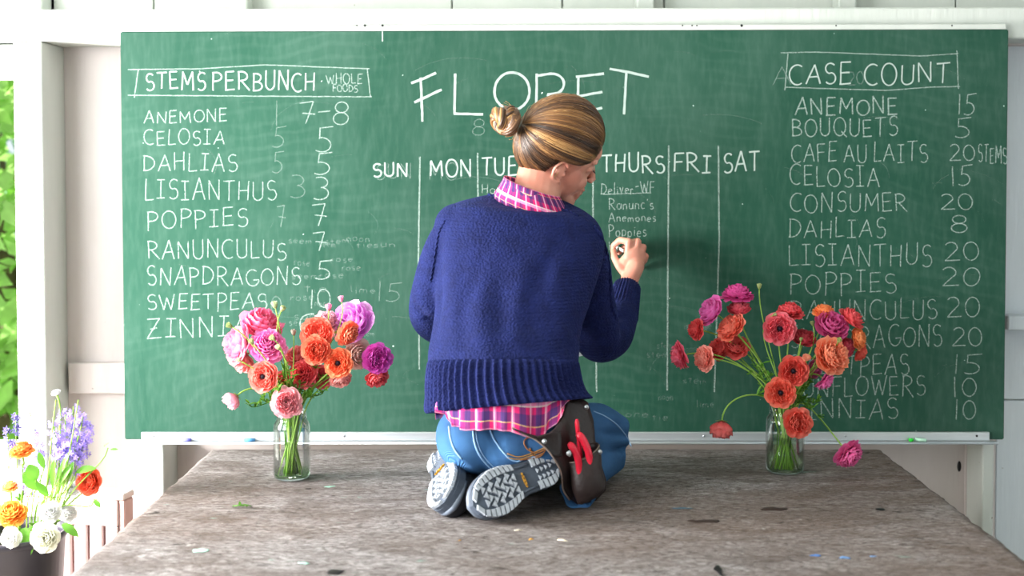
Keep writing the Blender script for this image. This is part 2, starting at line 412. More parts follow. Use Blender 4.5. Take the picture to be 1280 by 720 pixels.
for layer in (0, 1):
    for j in range(ny+1):
        for i in range(nx+1):
            x = TX0+(TX1-TX0)*i/nx; y = TY0+(TY1-TY0)*j/ny
            z = TZ if layer == 0 else TZ-.022
            if layer == 0:
                z += (noise.noise(V((x*3, y*14, 0)))*.0009 + noise.noise(V((x*30, y*60, 3)))*.0006)-.0012
            if i in (0, nx): x += (noise.noise(V((layer, y*14, 5)))*.006+noise.noise(V((layer, y*60, 9)))*.003)
            if j in (0, ny): y += (noise.noise(V((x*9, layer, 5)))*.006+noise.noise(V((x*40, layer, 7)))*.003)
            if layer == 0 and (i in (0, nx) or j in (0, ny)): z -= .003+abs(noise.noise(V((x*20, y*20, 2))))*.004
            vs.append((x, y, z))
N1 = (nx+1)*(ny+1)
for j in range(ny):
    for i in range(nx):
        a = j*(nx+1)+i; fs.append((a, a+1, a+nx+2, a+nx+1)); fs.append((a+N1, a+N1+nx+1, a+N1+nx+2, a+N1+1))
for i in range(nx):
    a = i; fs.append((a, a+N1, a+1+N1, a+1)); a = ny*(nx+1)+i; fs.append((a, a+1, a+1+N1, a+N1))
for j in range(ny):
    a = j*(nx+1); fs.append((a, a+nx+1, a+nx+1+N1, a+N1)); a += nx; fs.append((a, a+N1, a+nx+1+N1, a+nx+1))
pyd('table_top', vs, fs, M_TABLE, tbl)
for y0, y1 in ((TY0+.06, TY0+.10), (TY1-.10, TY1-.06)):
    boxobj('apron', TX0+.08, TX1-.08, y0, y1, TZ-.12, TZ-.023, M_BEAMW, tbl)
for x in (TX0+.08, TX1-.12):
    boxobj('rail', x, x+.04, TY0+.101, TY1-.101, TZ-.12, TZ-.023, M_BEAMW, tbl)
    for y in (TY0+.102, TY1-.19):
        boxobj('leg', x+(.041 if x < 0 else -.086), x+(.126 if x < 0 else -.001), y, y+.085, 0, TZ-.024, M_BEAMW, tbl)
# knots / gouges with a real hollow look: dark slivers let into the top
for px, py, w_, h_ in ((419, 715, 9, 5), (899, 713, 4, 11), (968, 636, 17, 4), (880, 651, 22, 3), (1100, 637, 5, 3)):
    p = floor_at(px, py); s = sc(-p.y); bm = bmesh.new()
    ell(bm, (p.x, p.y, TZ-.0002), (w_/s, 0, 0), (0, h_/s*2.0, 0), (0, 0, .0012), 14)
    for v in bm.verts: v.co += V((noise.noise(v.co*60), noise.noise(v.co*50+V((4, 4, 4))), 0))*.009
    build('knot', bm, M_DARKM if w_ < 10 else simple('brown_gouge', '33241d', .9), tbl, True)
for px, py, w_, h_, cl in ((1019, 694, 6, 2, '4f78b8'), (1056, 697, 8, 2, '6f93c4'), (853, 635, 12, 1.4, '4d6472'), (1092, 695, 4, 1.5, '7a95bf'), (413, 608, 7, 1.2, '8fb5a3'), (250, 688, 12, 3.2, 'a9cfc0'), (380, 704, 9, 1.6, 'a0c9ba')):
    p = floor_at(px, py); s = sc(-p.y); bm = bmesh.new(); ell(bm, (p.x, p.y, TZ-.0004), (w_/s, 0, 0), (0, h_/s*2.2, 0), (0, 0, .0009), 16)
    for v in bm.verts: v.co += V((noise.noise(v.co*90), noise.noise(v.co*80+V((4, 4, 4))), 0))*.008
    build('paint_fleck', bm, simple('paint_'+cl, cl, .8), tbl, True)
# ------------------------------------------------------------------ chalkboard
BX0, BX1, BZ0, BZ1 = -1.1067, 1.3333, TZ+.001, TZ+1.1319
cb = empty('chalkboard', (0, 0, BZ0)); tag(cb, 'large green chalkboard covered in handwritten lists, leaning on the wall', 'chalkboard')
bm = bmesh.new(); box(bm, BX0, BX1, 0, .018, BZ0, BZ1, .0025, 2)
build('writing_surface', bm, M_BOARD, cb)
boxobj('top_strip', BX0+.002, BX1-.006, .0005, .0215, BZ1+.0005, BZ1+.0155, M_WHITE, cb, .002)
bm = bmesh.new()
for px in (456, 478, 865, 871, 927, 1045, 1190, 446, 853):
    c = at(px, 32, -.0002); r = .0038 if px in (456, 478, 927) else .0022
    ell(bm, c, (r, 0, 0), (0, .001, 0), (0, 0, r), 10)
build('screw_holes', bm, M_DARKM, cb, True)['kind'] = 'stuff'
tx0, tx1 = at(178, 545, 0).x, at(1235, 545, 0).x
zt = at(700, 540.5, .012).z
tray = empty('chalk_tray', (0, 0, TZ)); tag(tray, 'long aluminium chalk tray along foot of the chalkboard', 'chalk tray')
boxobj('back_plate', tx0, tx1, -.012, -.0008, TZ+.0005, zt, M_ALU, tray, .001)
boxobj('shelf', tx0+.002, tx1+.016, -.032, -.0015, TZ-.0035, TZ-.0005, M_ALU, tray, .001)
bm = bmesh.new(); tube(bm, [(tx0+.002, -.033, TZ-.0025), (tx1+.016, -.033, TZ-.0025)], .0035, 8); build('lip', bm, M_ALU, tray, True)
for px in (192, 430, 640, 880, 1057, 1221):
    c = at(px, 545, .0125); bm = bmesh.new(); ell(bm, c, (.0032, 0, 0), (0, .002, 0), (0, 0, .0032), 10); build('screw', bm, M_DARKM if px == 1221 else M_STEEL, tray, True)
def chalk_stick(px, col, ln, label, ang=.1):
    p = at(px, 552, .022); bm = bmesh.new(); d = V((math.cos(ang), math.sin(ang), 0)); p.z = TZ+.0045
    p.x -= 0
    tube(bm, [p-d*ln/2, p+d*ln/2], [.005, .0045], 10); o = build('chalk', bm, simple('chalk_'+col, col, .9, .1), None, True); tag(o, label, 'chalk', 'chalk pieces in the tray')
chalk_stick(312, '5fa4dd', .030, 'small blue chalk stub on the tray behind the left jar')
chalk_stick(234, '6d6fc4', .022, 'small violet chalk stub near left end of the tray')
chalk_stick(1151, 'c9f5dc', .030, 'pale mint chalk stub near right end of the tray', -.3)
chalk_stick(1139, '39e04a', .010, 'tiny bright green chalk crumb beside the mint stub', .5)
# ------------------------------------------------------------------ handwriting
G = {}
def g(ch, w, *st): G[ch] = (w, st)
def arc(cx, cy, rx, ry, a0, a1, n=14):
    return [(cx+rx*math.cos(math.radians(a0+(a1-a0)*i/n)), cy+ry*math.sin(math.radians(a0+(a1-a0)*i/n))) for i in range(n+1)]
g('A', .72, [(0, -.02), (.38, 1)], [(.38, 1), (.68, 0)], [(.12, .34), (.6, .38)])
g('B', .6, [(.05, 0), (.05, 1)], [(.0, 1)]+arc(.2, .76, .3, .24, 90, -90)+[(.05, .52)], [(.05, .52)]+arc(.22, .26, .36, .26, 90, -90)+[(0, 0)])
g('C', .66, arc(.4, .5, .38, .5, 55, 305))
g('D', .68, [(.06, 0), (.06, 1)], [(0, .98)]+arc(.12, .5, .52, .48, 88, -88)+[(.0, .02)])
g('E', .56, [(.05, 1), (.05, 0)], [(.05, 1), (.52, 1.02)], [(.05, .52), (.46, .55)], [(.0, 0), (.54, .04)])
g('F', .54, [(.05, 1), (.05, 0)], [(.05, 1), (.54, 1.02)], [(.05, .52), (.46, .55)])
g('G', .7, arc(.4, .5, .38, .5, 55, 340), [(.42, .36), (.76, .38)])
g('H', .66, [(.05, 1), (.05, 0)], [(.58, 1.02), (.56, -.02)], [(.05, .48), (.58, .52)])
g('I', .5, [(.05, 1), (.48, 1)], [(.26, 1), (.24, 0)], [(.0, 0), (.46, .02)])
g('L', .5, [(.06, 1), (.04, 0)], [(.04, 0), (.5, .04)])
g('M', .84, [(.06, 0), (.1, 1)], [(.1, 1), (.4, .3)], [(.4, .3), (.72, 1)], [(.72, 1), (.78, -.02)])
g('N', .7, [(.05, 0), (.05, 1)], [(.05, 1), (.6, 0)], [(.6, 0), (.62, 1.04)])
g('O', .74, arc(.37, .5, .35, .5, 100, 465, 22))
g('P', .58, [(.06, -.1), (.06, 1)], [(0, .98)]+arc(.2, .73, .34, .27, 88, -90)+[(.06, .44)])
g('Q', .78, arc(.37, .5, .35, .5, 100, 465, 22), [(.45, .25), (.8, -.06)])
g('R', .66, [(.06, 0), (.06, 1)], [(0, .98)]+arc(.2, .75, .34, .25, 88, -90)+[(.06, .48)], [(.2, .5), (.66, -.04)])
g('S', .56, arc(.3, .74, .24, .26, 40, 250, 10)+arc(.28, .26, .26, .28, 75, -140, 10))
g('T', .64, [(0, .98), (.64, 1.02)], [(.33, 1), (.3, 0)])
g('U', .66, [(.05, 1)]+arc(.32, .3, .27, .3, 180, 360)+[(.59, 1.02)])
g('V', .64, [(0, 1), (.3, 0)], [(.3, 0), (.62, 1.02)])
g('W', .9, [(0, 1), (.24, 0)], [(.24, 0), (.44, .8)], [(.44, .8), (.66, 0)], [(.66, 0), (.88, 1.04)])
g('Y', .6, [(0, 1), (.3, .5)], [(.6, 1.02), (.22, -.05)])
g('Z', .66, [(.04, .98), (.6, 1.02)], [(.6, 1.02), (0, 0)], [(0, 0), (.66, .04)], [(.16, .48), (.46, .54)])
g('0', .72, arc(.36, .5, .33, .48, 110, 475, 22))
g('1', .3, [(.15, 1.02), (.14, -.02)])
g('2', .66, arc(.3, .72, .28, .28, 150, -20, 10)+[(.02, .02)], [(.02, .02), (.68, .05)])
g('3', .58, arc(.24, .76, .28, .24, 120, -80, 10)+arc(.24, .27, .32, .28, 80, -130, 12))
g('5', .6, [(.16, .96), (.12, .52)]+arc(.2, .28, .36, .30, 100, -130, 14), [(.14, .97), (.68, 1.04)])
g('6', .6, arc(.5, .55, .45, .5, 80, 180, 8)+arc(.3, .27, .25, .27, 180, -180, 14))
g('7', .58, [(.04, .96), (.54, 1.04)], [(.54, 1.04), (.3, -.04)], [(.16, .48), (.62, .42)])
g('8', .6, arc(.3, .76, .24, .24, 270, 630, 16), arc(.29, .26, .28, .27, 90, 450, 16))
g('-', .5, [(.06, .5), (.44, .56)]); g('.', .2, [(.08, .06), (.13, .0)]); g("'", .2, [(.1, 1.0), (.07, .82)]); g('*', .3, [(.14, .52), (.18, .48)])
g('a', .5, arc(.24, .26, .22, .26, 60, 380, 14), [(.46, .5), (.46, 0)])
g('e', .48, [(.04, .28), (.44, .32)]+arc(.24, .27, .21, .25, 15, 310, 12))
g('h', .46, [(.05, 1), (.05, 0)], [(.05, .34)]+arc(.24, .3, .18, .2, 150, 0, 8)+[(.42, 0)])
g('i', .2, [(.1, .5), (.1, 0)], [(.11, .72), (.12, .66)])
g('l', .2, [(.08, 1), (.1, 0)])
g('m', .7, [(.05, .5), (.05, 0)], [(.05, .34)]+arc(.19, .32, .13, .16, 150, 0, 6)+[(.32, .05)], [(.32, .34)]+arc(.47, .32, .14, .16, 150, 0, 6)+[(.62, 0)])
g('n', .46, [(.05, .5), (.05, 0)], [(.05, .34)]+arc(.23, .3, .18, .2, 150, 0, 8)+[(.42, 0)])
g('o', .5, arc(.25, .26, .21, .25, 90, 450, 14))
g('p', .48, [(.05, .5), (.04, -.4)], arc(.22, .24, .2, .25, 160, -160, 12))
g('r', .36, [(.05, .5), (.05, 0)], [(.05, .3)]+arc(.24, .3, .17, .2, 160, 50, 6))
g('s', .4, arc(.22, .38, .15, .13, 40, 250, 7)+arc(.19, .13, .17, .14, 80, -140, 7))
g('t', .4, [(.18, .85), (.18, 0)], [(.02, .55), (.36, .57)])
g('u', .46, [(.04, .5)]+arc(.22, .18, .18, .18, 180, 360, 8)+[(.41, .5), (.42, 0)])
g('v', .42, [(.02, .5), (.2, 0), (.4, .52)]); g('c', .44, arc(.26, .26, .21, .25, 50, 310, 10)); g(' ', .38)
class Ink:
    def __init__(s): s.v = []; s.f = []
    def stroke(s, pts, w):                # pts in photograph pixels on the board plane
        s.k = getattr(s, 'k', 0)+1; P = [at(x, y, .0005+.00004*(s.k % 12)) for x, y in pts]
        Q = [P[0]]; w = w*(.70 if w < .0050 else .68)
        for a, b in zip(P, P[1:]):
            n = max(1, int((b-a).length/.006))
            Q += [a.lerp(b, k/n) for k in range(1, n+1)]
        if len(Q) < 2: return
        base = len(s.v); ph = random.uniform(0, 90)
        for i, p in enumerate(Q):
            t = (Q[min(i+1, len(Q)-1)]-Q[max(i-1, 0)]); t.y = 0
            if t.length < 1e-7: t = V((1, 0, 0))
            t.normalize(); nrm = V((-t.z, 0, t.x)); k = .5*w*(1+.28*noise.noise(V((i*.6, ph, 0))))
            j = noise.noise(V((i*.25, ph, 7)))*.0007
            s.v += [p+nrm*(k+j), p-nrm*(k-j)]
        for i in range(len(Q)-1):
            a = base+2*i; s.f.append((a, a+1, a+3, a+2))
    def done(s, mat, name='lettering', label=None):
        o = pyd(name, s.v, s.f, mat, cb, False)
        if label: o['label'] = label
        return o
def write(text, x0, x1, yt, yb, slope=0, wd=.0042, mat=None, jit=.05, ink=None, label=None, slant=.0):
    jit *= 1.4
    H = yb-yt; tw = sum(G[c][0]+.16 for c in text)-.16; k = (x1-x0)/tw; own = ink is None; ink = ink or Ink(); x = 0
    for c in text:
        w_, st = G[c]; jy = random.uniform(-jit, jit)*H; jh = 1+random.uniform(-jit, jit)*1.3; js = random.uniform(-.05, .05)+slant
        for s_ in st:
            ink.stroke([(x0+(x+px_+js*py_)*k, yb+jy-py_*H*jh+slope*(x+px_)*k) for px_, py_ in s_], wd)
        x += w_+.16
    if own: ink.done(mat or M_CHALK)
def lines(strokes, wd, mat=None):
    ink = Ink()
    for st in strokes:
        for k in range(1): ink.stroke(st, wd)
    return ink.done(mat or M_CHALK, 'chalk_line')
B = M_CHALKB
write('STEMS', 182, 257, 91, 112, 0, .0056, B); write('PER', 265, 312, 91, 112, 0, .0056, B); write('BUNCH', 316, 394, 90, 113, -.0, .0056, B)
write('*', 399, 404, 90, 113, 0, .006, B, 0); write('WHOLE', 408, 453, 93, 105, -.02, .0034); write('FOODS', 416, 447, 106, 115, 0, .0034)
lines([[(160, 87), (250, 86), (330, 81), (462, 86)], [(160, 119), (300, 120), (465, 121)], [(173, 86), (168, 122)], [(459, 85), (463, 121)]], .004)
L = [('ANEMONE', 180, 284, 139, 154, -.02), ('CELOSIA', 180, 281, 163, 181, 0), ('DAHLIAS', 179, 297, 192, 213, 0), ('LISIANTHUS', 181, 346, 224, 249, .01),
     ('POPPIES', 184, 310, 263, 285, -.03), ('RANUNCULUS', 185, 358, 300, 322, .01), ('SNAPDRAGONS', 184, 376, 334, 356, 0), ('SWEETPEAS', 184, 334, 368, 388, -.02), ('ZINNIAS', 184, 330, 399, 423, -.02)]
for t, a, b, y0, y1, s_ in L: write(t, a, b, y0, y1, s_)
for t, a, b, y0, y1 in (('7', 372, 392, 128, 153), ('-', 396, 416, 130, 150), ('8', 416, 436, 128, 156), ('5', 396, 415, 159, 190), ('5', 394, 413, 192, 218), ('3', 391, 411, 222, 250),
                        ('7', 388, 407, 256, 281), ('7', 390, 407, 291, 313), ('5', 395, 413, 325, 348), ('10', 386, 414, 362, 385), ('6', 374, 394, 394, 417)): write(t, a, b, y0, y1, 0, .0042, None, .02)
write('CASE', 986, 1064, 80, 106, 0, .0056, B); write('COUNT', 1080, 1187, 80, 106, -.03, .0056, B)
lines([[(976, 66), (1020, 65), (1150, 70), (1198, 67)], [(982, 109), (1040, 111), (1110, 113), (1160, 109), (1200, 108)], [(985, 67), (981, 113)], [(1196, 63), (1198, 111)]], .004)
R = [('ANEMONE', 994, 1122, 122, 143, 0, .0055), ('BOUQUETS', 990, 1122, 148, 170, 0, .0044), ('CELOSIA', 987, 1100, 208, 232, .02, .0042), ('CONSUMER', 987, 1134, 242, 265, -.01, .004),
     ('DAHLIAS', 986, 1107, 275, 298, -.02, .004), ('LISIANTHUS', 986, 1165, 306, 332, 0, .004), ('POPPIES', 987, 1121, 342, 367, -.01, .004), ('RANUNCULUS', 989, 1172, 376, 400, -.01, .004),
     ('SNAPDRAGONS', 988, 1178, 408, 434, -.0, .004), ('SWEETPEAS', 988, 1137, 443, 468, 0, .004), ('SUNFLOWERS', 988, 1157, 471, 495, 0, .004), ('ZINNIAS', 988, 1123, 500, 524, 0, .004)]
for t, a, b, y0, y1, s_, wd in R: write(t, a, b, y0, y1, s_, wd)
write('CAFE', 989, 1046, 179, 203, 0, .004); write('AU', 1055, 1084, 180, 203, 0, .004); write('LAITS', 1092, 1160, 179, 202, 0, .004)
for t, a, b, y0, y1 in (('15', 1196, 1218, 118, 143), ('5', 1195, 1213, 147, 171), ('20', 1187, 1219, 181, 201), ('15', 1188, 1213, 208, 232), ('20', 1176, 1217, 242, 262), ('8', 1189, 1210, 268, 290), ('20', 1181, 1224, 303, 326),
                        ('20', 1178, 1225, 335, 358), ('20', 1184, 1225, 372, 397), ('20', 1190, 1228, 409, 433), ('15', 1190, 1226, 443, 467), ('10', 1190, 1221, 472, 496), ('10', 1192, 1220, 500, 524)): write(t, a, b, y0, y1, 0, .0042, None, .02)
write('STEMS', 1223, 1259, 183, 203, .06, .0038)
# title
for st in ([[(526, 97), (528, 152)], [(514, 104), (530, 98), (545, 91)], [(518, 128), (552, 112)]], [[(569, 92), (568, 142)], [(567, 142), (604, 143)]], [arc(640, 114, 22, 23.5, -80, 290, 26)],
           [[(671, 92), (670, 146)], [(670, 95), (688, 92)]+arc(690, 105, 15, 13, -80, 60, 8)+[(684, 118)], [(684, 118), (704, 136)]], [[(723, 96), (722, 138)], [(720, 96), (755, 92)], [(724, 120), (753, 115)], [(724, 141), (753, 135)]],
           [[(762, 86), (785, 90), (811, 96)], [(783, 90), (780, 143)]]):
    ink = Ink()
    for s_ in st: ink.stroke(s_, .0098)
    ink.done(B)
for t, a, b, y0, y1 in (('SUN', 466, 510, 204, 220), ('MON', 537, 590, 200, 221), ('TUES', 602, 661, 197, 219), ('WED', 676, 734, 196, 218), ('THURS', 752, 831, 193, 216), ('FRI', 842, 889, 193, 215), ('SAT', 904, 950, 190, 215)): write(t, a, b, y0, y1, 0, .0065, B)
for st in ([(525, 196), (523, 320), (524, 462)], [(597, 191), (598, 330), (598, 480)], [(668, 195), (668, 480)], [(741, 222), (742, 330), (746, 490)], [(836, 182), (835, 300), (834, 488)], [(898, 182), (899, 300), (893, 490)]):
    lines([st], .0062)
write('Deliver-WF', 751, 818, 229, 243, -.02, .0034); lines([[(753, 243), (814, 241)]], .003)
write("Ranunc's", 761, 817, 248, 262, 0, .0032); write('Anemones', 761, 820, 266, 277, 0, .0032); write('Poppies', 761, 808, 281, 295, .02, .0032); write('Ha', 761, 773, 303, 313, 0, .003)
write('Harvest', 602, 656, 231, 242, -.02, .0032); write('l.', 712, 726, 252, 266, 0, .003)
lines([[(478, 39), (478, 52)]], .004, B)
# ghosts of wiped writing
for t, a, b, y0, y1 in (('1', 343, 349, 130, 158), ('5', 341, 355, 160, 185), ('5', 341, 353, 190, 214), ('3', 362, 382, 222, 248), ('7', 345, 356, 256, 283), ('10', 330, 352, 370, 392), ('15', 470, 500, 352, 376), ('A', 966, 990, 80, 104),
                        ('20', 1060, 1080, 88, 106), ('8', 590, 606, 150, 170), ('MON', 536, 590, 203, 224), ('SUN', 470, 515, 206, 224)): write(t, a, b, y0, y1, 0, .004, M_GHOST)
for i in range(34):
    x = random.choice([random.uniform(372, 500), random.uniform(360, 460), random.uniform(740, 830), random.uniform(846, 880)]); y = random.uniform(290, 420) if x < 600 else random.uniform(390, 520)
    write(random.choice(['noon', 'seem', 'lime', 'stem', 'one', 'tie', 'sun', 'rose']), x, x+random.uniform(18, 34), y, y+9, 0, .0024, M_GHOST, .1)
ink = Ink()
for i in range(60):
    x = random.uniform(170, 1230); y = random.uniform(50, 520); r = random.uniform(20, 90); a0 = random.uniform(180, 330)
    ink.stroke(arc(x, y, r, r*.6, a0, a0+random.uniform(20, 70), 10), random.choice([.0012, .0016, .002, .003]))
ink.done(M_GHOST2, 'eraser_smear')['kind'] = 'stuff'
# ------------------------------------------------------------------ the kneeling woman
per = empty('person', floor_at(650, 640)); tag(per, 'woman kneeling on the table in blue sweater, writing on the chalkboard with a raised hand', 'person')
def skin_mat():
    m = NT('skin'); co = m.coords(); f = m.noise(co, 14, 3)
    c = m.mix(m.ramp(f, [(.35, (0, 0, 0)), (.7, (1, 1, 1))]), srgb('c98370'), srgb('dca28d')); m.base(c, .45, .4)
    m.b.inputs['Subsurface Weight'].default_value = .12; m.b.inputs['Subsurface Radius'].default_value = (.02, .008, .004); m.b.inputs['Subsurface Scale'].default_value = .5
    m.bump(m.noise(co, 350, 2), .0004); return m.m
M_SKIN = skin_mat()
# head frame
HO = at(695, 199, .42)
HU = V((.35, -.35, .86)).normalized(); HF = V((.85, .42, -.27)); HF = (HF-HU*HF.dot(HU)).normalized(); HR = HF.cross(HU)
HS = 1.0
def H(f, s, u): return HO+(HF*f+HR*s+HU*u)*HS
def hell(bm, c, r, seg=20): ell(bm, H(*c), HF*r[0]*HS, HR*r[1]*HS, HU*r[2]*HS, seg)
bm = bmesh.new()
hell(bm, (-.008, 0, .048), (.097, .073, .101), 28)
hell(bm, (.036, 0, -.018), (.056, .052, .084), 24)
hell(bm, (.052, 0, .050), (.040, .056, .055)); hell(bm, (.040, 0, .020), (.046, .058, .05))
for s in (-1, 1):
    capsule(bm, H(.005, .050*s, -.045), .017*HS, H(.070, .014*s, -.098), .015*HS)
    hell(bm, (.058, .034*s, -.030), (.026, .022, .026)); hell(bm, (.020, .045*s, -.025), (.045, .018, .05))
    hell(bm, (.081, .024*s, .030), (.011, .024, .008)); hell(bm, (.074, .031*s, .010), (.014, .015, .011))
    hell(bm, (.105, .009*s, -.032), (.009, .006, .006))
    # ear
    ec = (-.012, .074*s, -.002); hell(bm, (ec[0], ec[1]-.006*s, ec[2]), (.014, .007, .024))
    rim = []
    for k in range(15):
        a = math.radians(-60+k*19); rim.append(H(ec[0]-.003+.0175*math.cos(a+math.pi*.5)*1.0, ec[1]+.003*s+abs(math.cos(a))*.002*s, ec[2]+.004+.027*math.sin(a+math.pi*.5)))
    tube(bm, rim, .0042*HS, 8); hell(bm, (ec[0]+.003, ec[1]+.001*s, ec[2]-.026), (.007, .004, .008)); hell(bm, (ec[0]+.012, ec[1]-.002*s, ec[2]-.004), (.004, .004, .006))
hell(bm, (.076, 0, -.098), (.016, .020, .015)); hell(bm, (.082, 0, -.070), (.012, .026, .026))
hell(bm, (.066, 0, .000), (.031, .036, .040)); hell(bm, (.070, 0, .045), (.034, .046, .034)); hell(bm, (.070, 0, -.045), (.026, .032, .03)); capsule(bm, H(.088, 0, .018), .0095, H(.110, 0, -.022), .0086); hell(bm, (.113, 0, -.028), (.0090, .0085, .0078))
hell(bm, (.096, 0, -.059), (.007, .018, .0048)); hell(bm, (.094, 0, -.069), (.007, .016, .0052))
NB = at(668, 256, .47)
capsule(bm, H(-.030, 0, -.02), .053, NB, .060, 20)
# trunk, upper arms, forearms
SHR, ELR, WRR = at(722, 302, .45), at(749, 424, .31), at(786, 352, .075)
SHL, ELL, WRL = at(574, 296, .48), at(540, 396, .44), at(640, 425, .24)
capsule(bm, at(662, 290, .48), .085, at(636, 430, .58), .095, 20); capsule(bm, at(634, 525, .67), .075, at(632, 440, .58), .09, 20)
capsule(bm, SHR, .040, SHL, .040)
for a, b, c in ((SHR, ELR, WRR), (SHL, ELL, WRL)):
    capsule(bm, a, .038, b, .032); capsule(bm, b, .033, c, .019)
capsule(bm, at(662, 540, .66), .055, at(744, 538, .45), .04); capsule(bm, at(602, 540, .66), .055, at(672, 545, .40), .04)
def finger(bm, pts, r0, r1):
    n = len(pts); 
    for i in range(n-1):
        capsule(bm, pts[i], r0+(r1-r0)*i/(n-1), pts[i+1], r0+(r1-r0)*(i+1)/(n-1), 12)
# writing hand, seen from its back, fingers closing on the chalk
bmh = bmesh.new()
def P(x, y, d): return at(x, y, d)
WR = P(787, 350, .085); capsule(bmh, P(785, 372, .115), .0235, WR, .0245); capsule(bmh, WR, .0235, P(795, 333, .078), .023)
ell(bmh, P(793, 322, .070), (.029, 0, -.006), (.004, .014, 0), (.005, 0, .032), 20)
ell(bmh, P(783, 330, .066), (.020, 0, 0), (0, .015, 0), (0, 0, .028), 16)
finger(bmh, [P(785, 322, .068), P(786, 302, .070), P(775, 300, .045), P(767, 307, .030), P(766, 314, .022)], .0112, .0075)
finger(bmh, [P(794, 320, .066), P(797, 302, .066), P(790, 303, .034), P(780, 310, .020), P(774, 316, .016)], .0115, .0078)
finger(bmh, [P(800, 322, .062), P(804, 309, .060), P(800, 313, .028), P(791, 321, .014), P(785, 325, .014)], .0108, .0076)
finger(bmh, [P(801, 330, .058), P(807, 320, .053), P(806, 326, .026), P(799, 333, .014), P(794, 335, .013)], .0098, .0068)
finger(bmh, [P(784, 345, .078), P(774, 333, .070), P(768, 322, .050), P(767, 314, .034)], .0125, .0082)
# resting hand holding the sheet
HLW = WRL; capsule(bmh, HLW.lerp(ELL, .15), .026, HLW, .0235)
d1 = (HLW-ELL).normalized(); up = V((0, 0, 1)); sd = d1.cross(up).normalized()
pc = HLW+d1*.045; ell(bmh, pc, d1*.048, sd*.016, up*.038, 18)
for k, (o_, ln) in enumerate(((.028, .9), (.010, 1), (-.009, .95), (-.027, .78))):
    b0 = HLW+d1*.080+up*o_; finger(bmh, [b0-d1*.02, b0+d1*.020*ln, b0+d1*.044*ln-sd*.012, b0+d1*.052*ln-sd*.032], .0105, .0075)
finger(bmh, [HLW+d1*.02+up*.02, HLW+d1*.045+up*.040-sd*.012, HLW+d1*.080+up*.042-sd*.026], .012, .0085)
mh = union(bmh, .0019, 3)
tmp = bmesh.new(); tmp.from_mesh(mh)
# join the fine hands with the rest of the skin in one surface
for v in tmp.verts: pass
bm2 = bm; me_t = bpy.data.meshes.new('t'); tmp.to_mesh(me_t); tmp.free(); bm2.from_mesh(me_t)
body_me = union(bm2, .0028, 3)
body = finish('body', body_me, M_SKIN, per)
# eyes, brow, lashes
for s in (-1, 1):
    bm = bmesh.new(); ell(bm, H(.0795, .031*s, .010), HF*.0095, HR*.0105, HU*.0085, 16); build('eyeball', bm, simple('eye_white', 'e9e4de', .2), per, True)
    bm = bmesh.new(); tube(bm, [H(.0905-.002*abs(k), .031*s+.0045*k*s, .031+.0008*k-.0004*k*k) for k in (-3, -2, -1, 0, 1, 2, 3)], [.001, .0022, .0026, .0027, .0024, .002, .001], 6)
    build('eyebrow', bm, simple('brow_hair', '6a4a33', .8), per, True)
    bm = bmesh.new()
    for k in range(-6, 7):
        tube(bm, [H(.088-.0012*abs(k)*.5, .031*s+.0018*k*s, .007), H(.096-.001*abs(k)*.5, .031*s+.0024*k*s, .003)], [.0006, .0002], 4)
    build('eyelashes', bm, M_DARKM, per, True)
# ---- hair
def hair_mat():
    m = NT('hair'); at_ = m.n('ShaderNodeAttribute'); at_.attribute_name = 'tone'
    c = m.ramp(at_.outputs['Fac'], [(0, srgb('2e1e14')), (.3, srgb('573a25')), (.6, srgb('855b35')), (.85, srgb('b58a56')), (1, srgb('d6b27a'))])
    m.base(c, .38, .5); m.bump(m.noise(m.coords(), 500, 2), .0005); return m.m
M_HAIR = hair_mat()
HC = (-.008, 0, .048); HRR = (.109, .0865, .1125)
def hs(d, k=1.0): return H(HC[0]+HRR[0]*d.x*k, HC[1]+HRR[1]*d.y*k, HC[2]+HRR[2]*d.z*k)
BD = V((-.985, .0, .16)).normalized()
hairline = [V(v).normalized() for v in ((.80, 0, .60), (.80, .22, .54), (.75, .46, .34), (.64, .62, .12), (.50, .76, -.07), (.28, .90, -.16), (.02, .95, -.02), (-.18, .93, -.14), (-.34, .84, -.42), (-.42, .66, -.66), (-.50, .36, -.82), (-.54, 0, -.86))]
def slerp(a, b, t):
    o = math.acos(max(-1, min(1, a.dot(b)))); 
    return a if o < 1e-4 else (a*math.sin((1-t)*o)+b*math.sin(t*o))/math.sin(o)
def hl(u, s):
    u = u*(len(hairline)-1); i = min(int(u), len(hairline)-2); v = slerp(hairline[i], hairline[i+1], u-i); return V((v.x, v.y*s, v.z))
bm = bmesh.new(); grid = []
NU, NV = 96, 26
lay = bm.verts.layers.float.new('tone')
for i in range(NU):
    u = i/NU*2; st = hl(u, 1) if u < 1 else hl(2-u, -1); row = []
    for j in range(NV+1):
        t = j/NV; k = .97+.035*math.sin(math.pi*min(1, t*1.1))+.010*noise.noise(V((i*.9, t*2, 3)))
        if t < .08: k -= .03*(1-t/.08)
        v = bm.verts.new(hs(slerp(st, BD, t*.985), k)); v[lay] = .26+.24*noise.noise(V((i*.7, t*1.5, 8))); row.append(v)
    grid.append(row)
for i in range(NU):
    for j in range(NV):
        a, b = grid[i], grid[(i+1) % NU]; bm.faces.new((a[j], b[j], b[j+1], a[j+1]))
bmesh.ops.recalc_face_normals(bm, faces=bm.faces)
